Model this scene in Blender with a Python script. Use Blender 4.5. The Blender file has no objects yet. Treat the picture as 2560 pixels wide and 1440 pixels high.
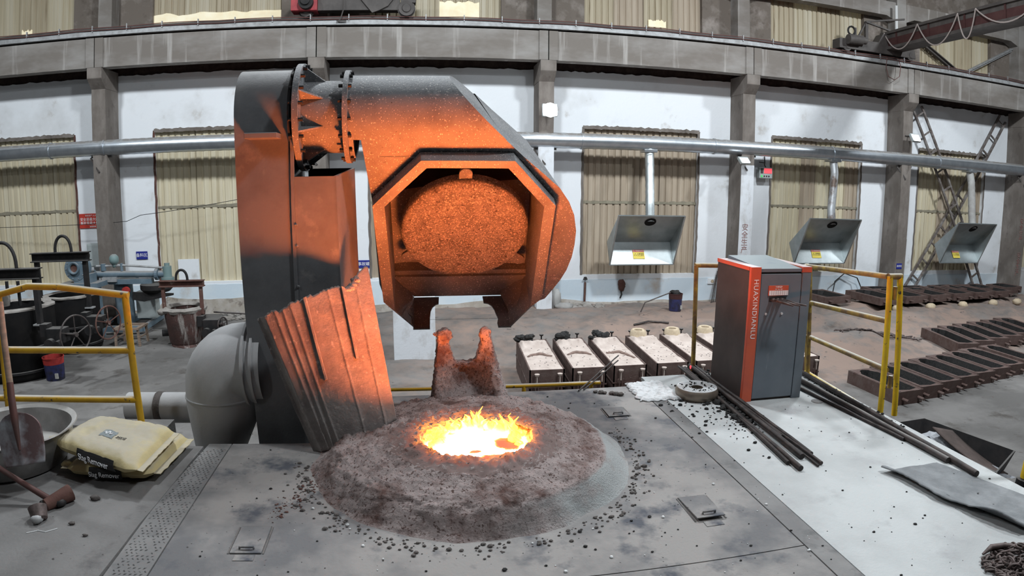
import bpy, bmesh, math, random
from mathutils import Vector, Matrix, noise
from math import sin, cos, pi, radians, sqrt, atan2
random.seed(7)
S = bpy.context.scene
C = S.collection

# ------------------------------------------------------------------ camera, world, lights, exposure
def cam_axis(v):
    x, y, z = v
    r, p, w = 0.0063, 0.167, 0.1485
    x, z = x*cos(r) - z*sin(r), x*sin(r) + z*cos(r)
    y, z = y*cos(p) + z*sin(p), -y*sin(p) + z*cos(p)
    x, y = x*cos(w) + y*sin(w), -x*sin(w) + y*cos(w)
    return Vector((x, y, z))
cd = bpy.data.cameras.new('camera')
cam = bpy.data.objects.new('camera', cd); C.objects.link(cam)
R_, F_, U_ = cam_axis((1, 0, 0)), cam_axis((0, 1, 0)), cam_axis((0, 0, 1))
cam.matrix_world = Matrix(((R_.x, U_.x, -F_.x, 0), (R_.y, U_.y, -F_.y, 0), (R_.z, U_.z, -F_.z, 3.7), (0, 0, 0, 1)))
cd.sensor_width = 36; cd.lens = 20; cd.clip_start = .05; cd.clip_end = 200
cd.type = 'PANO'; cd.panorama_type = 'FISHEYE_LENS_POLYNOMIAL'      # wide lens with barrel distortion
cd.fisheye_fov = pi
cd.fisheye_polynomial_k0 = 0; cd.fisheye_polynomial_k1 = -0.7998/18; cd.fisheye_polynomial_k2 = 0
cd.fisheye_polynomial_k3 = 0.0407/18**3; cd.fisheye_polynomial_k4 = 0
S.camera = cam
W = bpy.data.worlds.new('world'); S.world = W; W.use_nodes = True
W.node_tree.nodes['Background'].inputs[0].default_value = (.55, .6, .68, 1)
W.node_tree.nodes['Background'].inputs[1].default_value = .05
vs = S.view_settings
vs.view_transform = 'Standard'; vs.look = 'None'; vs.gamma = 1; vs.exposure = .12; vs.use_curve_mapping = False

def lamp(name, loc, target, power, size, col=(1, 1, 1), kind='AREA', spread=180, sy=None):
    l = bpy.data.lights.new(name, kind); l.energy = power; l.color = col
    if kind == 'AREA':
        l.shape = 'RECTANGLE' if sy else 'SQUARE'; l.size = size; l.spread = radians(spread)
        if sy: l.size_y = sy
    else:
        l.shadow_soft_size = size
        if kind == 'SPOT': l.spot_size = radians(spread); l.spot_blend = .6
    o = bpy.data.objects.new(name, l); C.objects.link(o); o.location = loc
    o.rotation_euler = (Vector(target) - Vector(loc)).to_track_quat('-Z', 'Y').to_euler()
    return o
COOL = (.90, .96, 1.0)
for lx, ly, lz, tgt, pw in ((-9.5, 8.2, 11.6, (-9.5, 11.5, 0), 800), (-.5, 8.6, 11.6, (-.5, 12, 0), 800), (7.5, 8.4, 11.6, (7.5, 12, 0), 900), (16.5, 8.4, 11.6, (16.5, 12, 0), 1050)):
    lamp('high_bay_light', (lx, ly, lz), tgt, pw, .9, COOL)
lamp('high_bay_light', (6.6, 1.2, 11.4), (3.2, 2.6, 2), 620, .8, COOL)
lamp('high_bay_light', (-7.5, -3, 11.4), (-4, 4, 2), 150, .9, COOL)
lamp('floodlight_beam', (3.43, 16.2, 5.5), (2.5, 4, 2), 250, .3, COOL, 'SPOT', 130)
lamp('floodlight_beam', (9.15, 16.3, 4.4), (3.4, 3.2, 2), 350, .3, COOL, 'SPOT', 130)
lamp('floodlight_beam', (15.3, 16.3, 5.4), (3.4, 3, 2), 700, .3, COOL, 'SPOT', 120)

# ------------------------------------------------------------------ materials
MATS = {}
def mat(name, c, rough=.75, metal=0, var=None, vs=2.0, lo=.4, hi=.65, st=(1, 1, 1), var2=None, vs2=9.0, lo2=.55, hi2=.7, st2=(1, 1, 1),
        bump=0, bs=30, dust=None, attr=None, emit=0, ecol=None, specks=None, zmix=None, spec=.4):
    """procedural material: colour + two noise colours + specks + dust on upward faces + a painted mask + height zones"""
    m = bpy.data.materials.new(name); m.use_nodes = True; MATS[name] = m
    t = m.node_tree; N = t.nodes; L = t.links; b = N['Principled BSDF']
    b.inputs['Roughness'].default_value = rough; b.inputs['Metallic'].default_value = metal
    b.inputs['Specular IOR Level'].default_value = spec
    tc = N.new('ShaderNodeTexCoord').outputs['Object']
    def noise_fac(scale, lo, hi, st, detail=5):
        mp = N.new('ShaderNodeMapping'); mp.inputs['Scale'].default_value = st; L.new(tc, mp.inputs[0])
        n = N.new('ShaderNodeTexNoise'); n.inputs['Scale'].default_value = scale; n.inputs['Detail'].default_value = detail
        n.inputs['Roughness'].default_value = .62; L.new(mp.outputs[0], n.inputs['Vector'])
        r = N.new('ShaderNodeMapRange'); r.inputs[1].default_value = lo; r.inputs[2].default_value = hi
        L.new(n.outputs[0], r.inputs[0]); return r.outputs[0]
    def mix(a, bb, f):
        x = N.new('ShaderNodeMix'); x.data_type = 'RGBA'
        for s, i in ((a, 6), (bb, 7)):
            if hasattr(s, 'is_linked') or hasattr(s, 'links'): L.new(s, x.inputs[i])
            else: x.inputs[i].default_value = (*s, 1)
        if hasattr(f, 'links'): L.new(f, x.inputs[0])
        else: x.inputs[0].default_value = f
        return x.outputs[2]
    def mul(a, bb):
        x = N.new('ShaderNodeMath'); x.operation = 'MULTIPLY'
        for s, i in ((a, 0), (bb, 1)):
            if hasattr(s, 'links'): L.new(s, x.inputs[i])
            else: x.inputs[i].default_value = s
        return x.outputs[0]
    col = mix(c, c, 0)
    if var: col = mix(col, var, noise_fac(vs, lo, hi, st))
    if var2: col = mix(col, var2, noise_fac(vs2, lo2, hi2, st2))
    if zmix:
        geo = N.new('ShaderNodeNewGeometry'); sp = N.new('ShaderNodeSeparateXYZ'); L.new(geo.outputs['Position'], sp.inputs[0])
        for zc, z0, z1, amt in zmix:                                     # colour zc fades in from height z0 to z1
            nz = noise_fac(2.3, .2, .8, (1, 1, .5))
            ad = N.new('ShaderNodeMath'); ad.operation = 'MULTIPLY_ADD'; L.new(nz, ad.inputs[0]); ad.inputs[1].default_value = (z1 - z0)*.9; L.new(sp.outputs[2], ad.inputs[2])
            r = N.new('ShaderNodeMapRange'); r.inputs[1].default_value = z0; r.inputs[2].default_value = z1; L.new(ad.outputs[0], r.inputs[0])
            col = mix(col, zc, mul(r.outputs[0], amt))
    if attr:
        a = N.new('ShaderNodeAttribute'); a.attribute_name = 'mask'
        nf = noise_fac(attr[1] if len(attr) > 1 else 14, .3, .6, (1, 1, 1))
        r = N.new('ShaderNodeMath'); r.operation = 'MULTIPLY_ADD'; r.use_clamp = True
        L.new(a.outputs['Fac'], r.inputs[0]); L.new(nf, r.inputs[1])
        q = N.new('ShaderNodeMath'); q.operation = 'SUBTRACT'; L.new(a.outputs['Fac'], q.inputs[0]); q.inputs[1].default_value = .55
        q2 = N.new('ShaderNodeMath'); q2.operation = 'MAXIMUM'; L.new(q.outputs[0], q2.inputs[0]); q2.inputs[1].default_value = 0
        L.new(q2.outputs[0], r.inputs[2])
        col = mix(col, attr[0], r.outputs[0])
    if specks:
        for sc, ssc, th in specks:
            v = N.new('ShaderNodeTexNoise'); v.inputs['Scale'].default_value = ssc; v.inputs['Detail'].default_value = 2; L.new(tc, v.inputs['Vector'])
            r = N.new('ShaderNodeMapRange'); r.inputs[1].default_value = th; r.inputs[2].default_value = th + .04; L.new(v.outputs[0], r.inputs[0])
            col = mix(col, sc, r.outputs[0])
    if dust:
        geo = N.new('ShaderNodeNewGeometry'); sp = N.new('ShaderNodeSeparateXYZ'); L.new(geo.outputs['Normal'], sp.inputs[0])
        r = N.new('ShaderNodeMapRange'); r.inputs[1].default_value = dust[1]; r.inputs[2].default_value = dust[2]; L.new(sp.outputs[2], r.inputs[0])
        f = mul(r.outputs[0], noise_fac(6, .1, .5, (1, 1, 1)))
        col = mix(col, dust[0], f)
        if metal:
            q = N.new('ShaderNodeMath'); q.operation = 'MULTIPLY_ADD'; L.new(f, q.inputs[0]); q.inputs[1].default_value = -metal; q.inputs[2].default_value = metal
            L.new(q.outputs[0], b.inputs['Metallic'])
            q = N.new('ShaderNodeMath'); q.operation = 'MULTIPLY_ADD'; L.new(f, q.inputs[0]); q.inputs[1].default_value = .9 - rough; q.inputs[2].default_value = rough
            L.new(q.outputs[0], b.inputs['Roughness'])
    L.new(col, b.inputs['Base Color'])
    if bump:
        n = N.new('ShaderNodeTexNoise'); n.inputs['Scale'].default_value = bs; n.inputs['Detail'].default_value = 6; n.inputs['Roughness'].default_value = .65; L.new(tc, n.inputs['Vector'])
        bp = N.new('ShaderNodeBump'); bp.inputs['Strength'].default_value = bump; bp.inputs['Distance'].default_value = .02
        L.new(n.outputs[0], bp.inputs['Height']); L.new(bp.outputs[0], b.inputs['Normal'])
    if emit:
        b.inputs['Emission Strength'].default_value = emit; b.inputs['Emission Color'].default_value = (*(ecol or c), 1)
    return m

DUST = (.30, .285, .27)
mat('plaster', (.80, .83, .865), .9, var=(.67, .685, .70), vs=.8, lo=.52, hi=.75, var2=(.50, .47, .44), vs2=1.6, lo2=.63, hi2=.8, bump=.25, bs=9,
    zmix=[])
mat('dado', (.62, .72, .80), .85, var=(.72, .78, .82), vs=1.2, lo=.45, hi=.7, var2=(.52, .46, .40), vs2=1.1, lo2=.58, hi2=.75, bump=.2, bs=10)
mat('dirty_wall', (.40, .36, .31), .95, var=(.55, .52, .49), vs=2.5, var2=(.20, .17, .15), vs2=4, bump=.3, bs=12)
mat('shaded_brick', (.035, .022, .020), .95, var=(.06, .04, .035), vs=6)
mat('upper_plaster', (.16, .135, .115), .95, var=(.30, .265, .24), vs=1.7, lo=.5, hi=.72, var2=(.11, .09, .075), vs2=2.6, lo2=.55, hi2=.7, bump=.3, bs=8)
mat('concrete', (.19, .17, .152), .9, var=(.29, .275, .26), vs=.35, lo=.42, hi=.6, st=(1, 1, 2.5), var2=(.40, .38, .36), vs2=1.7, lo2=.55, hi2=.68, st2=(1.6, 1, .12), bump=.25, bs=14,
    specks=[((.12, .11, .1), 26, .74)])
mat('column_concrete', (.15, .13, .115), .92, var=(.235, .21, .19), vs=1.6, lo=.45, hi=.65, st=(1, 1, .5), var2=(.10, .085, .075), vs2=3.2, lo2=.58, hi2=.72, st2=(1.5, 1, .6), bump=.35, bs=14)
mat('limewash', (.68, .71, .75), .9, var=(.45, .44, .43), vs=2.2, lo=.5, hi=.7, st=(1, 1, .6), bump=.25, bs=12)
mat('sheet', (.56, .49, .345), .6, var=(.66, .60, .45), vs=1.0, lo=.4, hi=.62, st=(6, 1, .25), var2=(.30, .245, .15), vs2=1.7, lo2=.6, hi2=.78, st2=(5, 1, .3), specks=[((.7, .68, .6), 18, .76)])
mat('sheet_brown', (.37, .30, .225), .65, var=(.45, .375, .29), vs=1.0, lo=.4, hi=.62, st=(6, 1, .25), var2=(.26, .21, .15), vs2=1.7, lo2=.6, hi2=.78, st2=(5, 1, .3))
mat('sheet_upper', (.36, .30, .205), .6, var=(.45, .39, .28), vs=1.0, lo=.4, hi=.62, st=(6, 1, .25), var2=(.24, .19, .12), vs2=1.7, lo2=.58, hi2=.75, st2=(5, 1, .3))
mat('sheet_lit', (.38, .33, .235), .6, var=(.46, .42, .33), vs=1.0, lo=.4, hi=.62, st=(6, 1, .25), emit=.04, ecol=(.9, .8, .5))
mat('daylight_patch', (.7, .62, .42), .6, var=(.8, .76, .6), vs=2, emit=.3, ecol=(1, .88, .62))
mat('purlin_stain', (.22, .2, .15), .8, var=(.3, .27, .2), vs=5)
mat('floor_ground', (.115, .11, .106), .95, var=(.175, .168, .162), vs=.8, lo=.42, hi=.62, var2=(.07, .062, .056), vs2=1.4, lo2=.57, hi2=.7, bump=.5, bs=7,
    attr=((.26, .19, .157), 3), specks=[((.10, .085, .08), 5.5, .69)])
mat('deck_plate', (.135, .134, .138), .8, var=(.27, .256, .245), vs=1.1, lo=.42, hi=.58, var2=(.075, .08, .095), vs2=2.6, lo2=.54, hi2=.66, bump=.35, bs=60,
    specks=[((.05, .045, .045), 34, .70), ((.5, .5, .5), 30, .79)])
mat('deck_light', (.38, .39, .39), .85, var=(.46, .475, .475), vs=1.2, lo=.4, hi=.6, var2=(.34, .345, .35), vs2=3, lo2=.56, hi2=.7, bump=.3, bs=50, specks=[((.06, .06, .06), 26, .74)])
mat('deck_slab', (.14, .136, .133), .9, var=(.195, .189, .185), vs=1.4, var2=(.10, .095, .095), vs2=3, lo2=.58, hi2=.7, bump=.4, bs=40, specks=[((.05, .045, .045), 22, .72)])
mat('checker', (.15, .147, .147), .75, var=(.22, .215, .21), vs=2, var2=(.10, .10, .10), vs2=5, bump=.2, bs=60)
mat('galvanised', (.58, .62, .66), .33, .9, var=(.48, .52, .57), vs=4, dust=((.22, .21, .20), .45, .75), bump=.05, bs=40)
mat('galvanised_clean', (.50, .54, .55), .42, .85, var=(.40, .44, .45), vs=2.5, bump=.05, bs=20)
mat('galvanised_rusty', (.45, .47, .49), .5, .5, var=(.16, .12, .10), vs=2.2, lo=.45, hi=.6, bump=.1)
mat('galv_dusty', (.40, .40, .39), .8, 0, var=(.30, .29, .28), vs=3)
mat('lid_shadow', (.012, .011, .012), .8, var=(.025, .02, .02), vs=5, spec=.2)
mat('hood_steel', (.155, .16, .168), .62, .0, var=(.10, .102, .108), vs=3.0, lo=.45, hi=.65, var2=(.25, .25, .255), vs2=6, lo2=.62, hi2=.72, bump=.25, bs=70,
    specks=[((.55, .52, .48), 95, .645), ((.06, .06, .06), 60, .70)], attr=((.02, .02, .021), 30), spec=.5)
mat('duct_steel', (.135, .138, .145), .6, .0, var=(.09, .092, .097), vs=2.0, lo=.45, hi=.65, var2=(.20, .195, .19), vs2=5, lo2=.6, hi2=.75, bump=.12, bs=60, dust=((.24, .24, .24), .3, .9), spec=.5)
mat('dusty_pipe', (.44, .44, .445), .85, 0, var=(.37, .37, .375), vs=2.5, bump=.1)
mat('black_steel', (.016, .016, .017), .65, .1, var=(.028, .025, .025), vs=6, dust=((.11, .105, .10), .7, 1.0), spec=.3)
mat('ladle_black', (.006, .006, .0065), .75, 0, var=(.011, .010, .010), vs=4, dust=((.14, .13, .125), .8, 1.0), spec=.2)
mat('lining', (.24, .22, .20), .95, var=(.33, .31, .29), vs=6, bump=.6, bs=18)
mat('refractory', (.21, .20, .195), .9, var=(.145, .135, .13), vs=9, lo=.42, hi=.6, var2=(.46, .43, .40), vs2=75, lo2=.53, hi2=.60, bump=.9, bs=70, specks=[((.07, .06, .06), 48, .63)])
mat('slag', (.44, .365, .35), .95, var=(.15, .085, .072), vs=4.5, lo=.47, hi=.66, var2=(.13, .08, .07), vs2=60, lo2=.55, hi2=.63, bump=1.0, bs=85, attr=((.44, .455, .455), 8))
mat('panel_steel', (.21, .19, .18), .75, 0, var=(.15, .13, .125), vs=4, lo=.45, hi=.6, var2=(.34, .31, .29), vs2=30, lo2=.6, hi2=.7, bump=.45, bs=45)
mat('yellow_paint', (.62, .36, .018), .5, 0, var=(.50, .28, .02), vs=7, var2=(.10, .075, .05), vs2=16, lo2=.62, hi2=.68, dust=((.38, .36, .32), .55, .95))
mat('yellow_bright', (.78, .52, .02), .5, 0, var=(.65, .42, .02), vs=7, var2=(.07, .06, .05), vs2=20, lo2=.63, hi2=.67, dust=((.5, .48, .40), .7, .99))
mat('yellow_worn', (.36, .24, .05), .6, 0, var=(.16, .10, .05), vs=6, lo=.4, hi=.6, var2=(.50, .36, .05), vs2=9, dust=((.4, .38, .33), .6, .98))
mat('rod_steel', (.030, .026, .026), .55, .4, var=(.07, .055, .05), vs=12)
mat('rod_pipe', (.075, .06, .056), .55, .3, var=(.045, .04, .04), vs=10, dust=((.2, .19, .18), .8, 1))
mat('cab_grey', (.14, .165, .195), .5, 0, var=(.17, .195, .225), vs=3, var2=(.25, .27, .29), vs2=7, lo2=.68, hi2=.76, st2=(3, 1, .4), dust=((.20, .23, .24), .6, .95))
mat('cab_orange', (.62, .115, .055), .5, 0, var=(.52, .10, .06), vs=5, dust=((.42, .36, .36), .7, .97))
mat('cab_side', (.055, .043, .041), .6, 0, var=(.075, .058, .054), vs=4)
mat('white_print', (.85, .86, .88), .6)
mat('red_paint', (.42, .035, .03), .6, var=(.30, .03, .03), vs=8)
mat('faded_red', (.30, .12, .11), .9, var=(.30, .22, .2), vs=9)
mat('sign_red', (.50, .045, .03), .6)
mat('sign_blue', (.02, .03, .25), .5)
mat('sticker_yellow', (.75, .60, .10), .6)
mat('sticker_red', (.62, .16, .14), .6)
mat('black_print', (.02, .02, .02), .6)
mat('rubber_grey', (.16, .168, .176), .9, var=(.24, .25, .258), vs=5, lo=.4, hi=.65, specks=[((.02, .02, .02), 17, .70)], bump=.4, bs=50)
mat('blanket', (.62, .63, .64), .95, var=(.45, .455, .46), vs=26, lo=.48, hi=.62, specks=[((.05, .05, .05), 30, .72)], bump=.6, bs=60)
mat('bag_paper', (.56, .47, .25), .7, var=(.48, .40, .21), vs=3, dust=((.42, .38, .30), .72, 1.0), bump=.25, bs=14)
mat('aluminium', (.62, .61, .60), .38, .85, var=(.40, .39, .38), vs=4, dust=((.33, .32, .30), .75, 1.0))
mat('dust_fill', (.30, .29, .28), .95, var=(.36, .35, .33), vs=4)
mat('shovel_rust', (.10, .045, .04), .6, .1, var=(.06, .035, .03), vs=8)
mat('shovel_blade', (.15, .10, .10), .45, .5, var=(.42, .44, .47), vs=4, lo=.42, hi=.62, bump=.1)
mat('wood', (.28, .21, .16), .8, var=(.19, .14, .11), vs=6, st=(1, 1, 5))
mat('machine_blue', (.11, .16, .20), .6, 0, var=(.15, .20, .24), vs=3, dust=((.27, .265, .26), .4, .85), lo=.45, hi=.6)
mat('machine_green', (.17, .25, .25), .6, 0, dust=((.27, .27, .26), .5, .9))
mat('rusty_red', (.095, .042, .034), .85, 0, var=(.14, .075, .06), vs=5, var2=(.33, .28, .25), vs2=5, lo2=.62, hi2=.74, bump=.3, bs=25)
mat('rust_plate', (.045, .032, .028), .85, 0, var=(.07, .05, .044), vs=5, bump=.2)
mat('ladle_brown', (.10, .052, .045), .85, 0, var=(.07, .045, .04), vs=4, var2=(.32, .29, .27), vs2=4, lo2=.54, hi2=.66, st2=(2, 2, .3), bump=.4, bs=25)
mat('flask_iron', (.085, .050, .043), .85, 0, var=(.12, .085, .075), vs=5, var2=(.22, .18, .165), vs2=7, lo2=.62, hi2=.74, bump=.3, bs=25)
mat('mould_sand', (.46, .385, .345), .95, var=(.56, .48, .435), vs=4, var2=(.34, .27, .24), vs2=9, lo2=.58, hi2=.7, bump=.6, bs=30)
mat('sand_brown', (.27, .19, .16), .95, var=(.20, .14, .12), vs=18, bump=.8, bs=50)
mat('cup_sand', (.56, .46, .33), .95, var=(.46, .37, .26), vs=12, bump=.5, bs=40)
mat('coal', (.008, .008, .008), .7, bump=.6, bs=40, var=(.02, .018, .018), vs=20)
mat('white_grit', (.62, .63, .63), .9)
mat('bronze', (.26, .215, .17), .42, .45, var=(.18, .15, .125), vs=6, dust=((.5, .51, .52), .75, .98))
mat('paint_can', (.03, .035, .12), .5, var=(.02, .02, .03), vs=9)
mat('lamp_glass', (1, 1, 1), .3, emit=60, ecol=(.93, .97, 1))
mat('lamp_glass_dim', (1, 1, 1), .3, emit=7, ecol=(.93, .97, 1))
mat('led_red', (.6, .05, .06), .4, emit=.8, ecol=(1, .12, .15))
mat('led_green', (.1, .5, .15), .4, emit=.3, ecol=(.15, .9, .3))
mat('grey_box', (.42, .46, .46), .5, var=(.36, .40, .40), vs=4)
mat('crane_grey', (.06, .053, .05), .65, 0, var=(.09, .08, .075), vs=3, dust=((.14, .13, .12), .65, 1.0))
mat('crane_maroon', (.050, .018, .018), .6, 0, var=(.07, .03, .028), vs=2)
mat('crane_red', (.42, .055, .065), .5, var=(.3, .04, .05), vs=6)
mat('cable_grey', (.36, .31, .29), .7)
mat('cable_brown', (.12, .055, .05), .7)
mat('rope', (.50, .47, .42), .9)
mat('brace_steel', (.14, .115, .105), .6, .2, var=(.26, .24, .23), vs=5, lo=.45, hi=.62)
mat('pale_steel', (.40, .41, .42), .6, .3, var=(.28, .28, .28), vs=6)
mat('ash', (.085, .075, .07), .95, var=(.13, .115, .11), vs=8, bump=.5)
mat('chain_iron', (.13, .10, .095), .6, .4, var=(.07, .055, .05), vs=30)
mat('grey_slag', (.25, .26, .28), .9, var=(.34, .35, .37), vs=10, bump=.8, bs=30)
mat('roof', (.12, .12, .125), .9)
mat('plain_wall', (.25, .255, .26), .9)

def glow_mat(name, ramp, scale, strength_pts, seed=0.0, lo=.3, hi=.7):
    """hot metal: noise drives both the colour and the strength of the glow"""
    m = bpy.data.materials.new(name); m.use_nodes = True; MATS[name] = m
    t = m.node_tree; N = t.nodes; L = t.links; b = N['Principled BSDF']; b.inputs['Base Color'].default_value = (.16, .11, .10, 1); b.inputs['Roughness'].default_value = .8
    tc = N.new('ShaderNodeTexCoord'); mp = N.new('ShaderNodeMapping'); mp.inputs['Location'].default_value = (seed, seed, 0); L.new(tc.outputs['Object'], mp.inputs[0])
    n = N.new('ShaderNodeTexNoise'); n.inputs['Scale'].default_value = scale; n.inputs['Detail'].default_value = 6; n.inputs['Roughness'].default_value = .68; n.inputs['Distortion'].default_value = .8; L.new(mp.outputs[0], n.inputs['Vector'])
    a = N.new('ShaderNodeAttribute'); a.attribute_name = 'mask'
    ad = N.new('ShaderNodeMath'); ad.operation = 'MULTIPLY_ADD'; L.new(n.outputs[0], ad.inputs[0]); ad.inputs[1].default_value = .9; L.new(a.outputs['Fac'], ad.inputs[2])
    r = N.new('ShaderNodeMapRange'); r.inputs[1].default_value = lo; r.inputs[2].default_value = hi; L.new(ad.outputs[0], r.inputs[0])
    cr = N.new('ShaderNodeValToRGB'); L.new(r.outputs[0], cr.inputs[0])
    el = cr.color_ramp.elements
    while len(el) < len(ramp): el.new(.5)
    for e, (p, c) in zip(el, ramp): e.position = p; e.color = (*c, 1)
    sr = N.new('ShaderNodeFloatCurve'); L.new(r.outputs[0], sr.inputs['Value'])
    cv = sr.mapping.curves[0]; mx = max(s for _, s in strength_pts)
    cv.points[0].location = (strength_pts[0][0], strength_pts[0][1]/mx); cv.points[1].location = (strength_pts[-1][0], strength_pts[-1][1]/mx)
    for p, s in strength_pts[1:-1]: cv.points.new(p, s/mx)
    for p in cv.points: p.handle_type = 'VECTOR'
    sr.mapping.update()
    mu = N.new('ShaderNodeMath'); mu.operation = 'MULTIPLY'; L.new(sr.outputs[0], mu.inputs[0]); mu.inputs[1].default_value = mx
    L.new(cr.outputs[0], b.inputs['Emission Color']); L.new(mu.outputs[0], b.inputs['Emission Strength'])
    return m
MELT = 520
glow_mat('molten_metal', [(0, (1, .10, .01)), (.25, (1, .16, .02)), (.45, (1, .20, .042)), (1, (1, .20, .042))], 5.5, [(0, .8), (.22, 2.0), (.38, 26), (.5, MELT), (1, MELT)], 3.1)
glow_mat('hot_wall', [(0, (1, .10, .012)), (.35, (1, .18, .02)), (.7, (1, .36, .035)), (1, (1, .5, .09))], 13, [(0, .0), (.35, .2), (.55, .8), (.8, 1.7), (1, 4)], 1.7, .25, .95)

# ------------------------------------------------------------------ building helpers
ORG = {}
def tagset(o, label=None, cat=None, group=None, kind=None):
    if label: o['label'] = label
    if cat: o['category'] = cat
    if group: o['group'] = group
    if kind: o['kind'] = kind
    return o
def thing(name, label, cat, loc=(0, 0, 0), group=None, kind=None):
    o = bpy.data.objects.new(name, None); C.objects.link(o); o.empty_display_size = .2
    o.location = loc; ORG[o] = Vector(loc); tagset(o, label, cat, group, kind); return o
def dup(root, loc=None, rot=None, label=None, group=None, scale=None):
    def cp(o, par):
        c = o.copy(); C.objects.link(c); ORG[c] = ORG.get(o, Vector())
        if par: c.parent = par
        for ch in o.children: cp(ch, c)
        return c
    r = cp(root, None)
    if loc is not None: r.location = loc
    if rot is not None: r.rotation_euler = rot
    if scale is not None: r.scale = scale
    return tagset(r, label, None, group)
def frame(d, up=(0, 0, 1)):
    d = Vector(d).normalized(); u = Vector(up)
    if abs(d.dot(u)) > .98: u = Vector((1, 0, 0))
    a = d.cross(u).normalized(); return a, a.cross(d).normalized(), d

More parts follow.
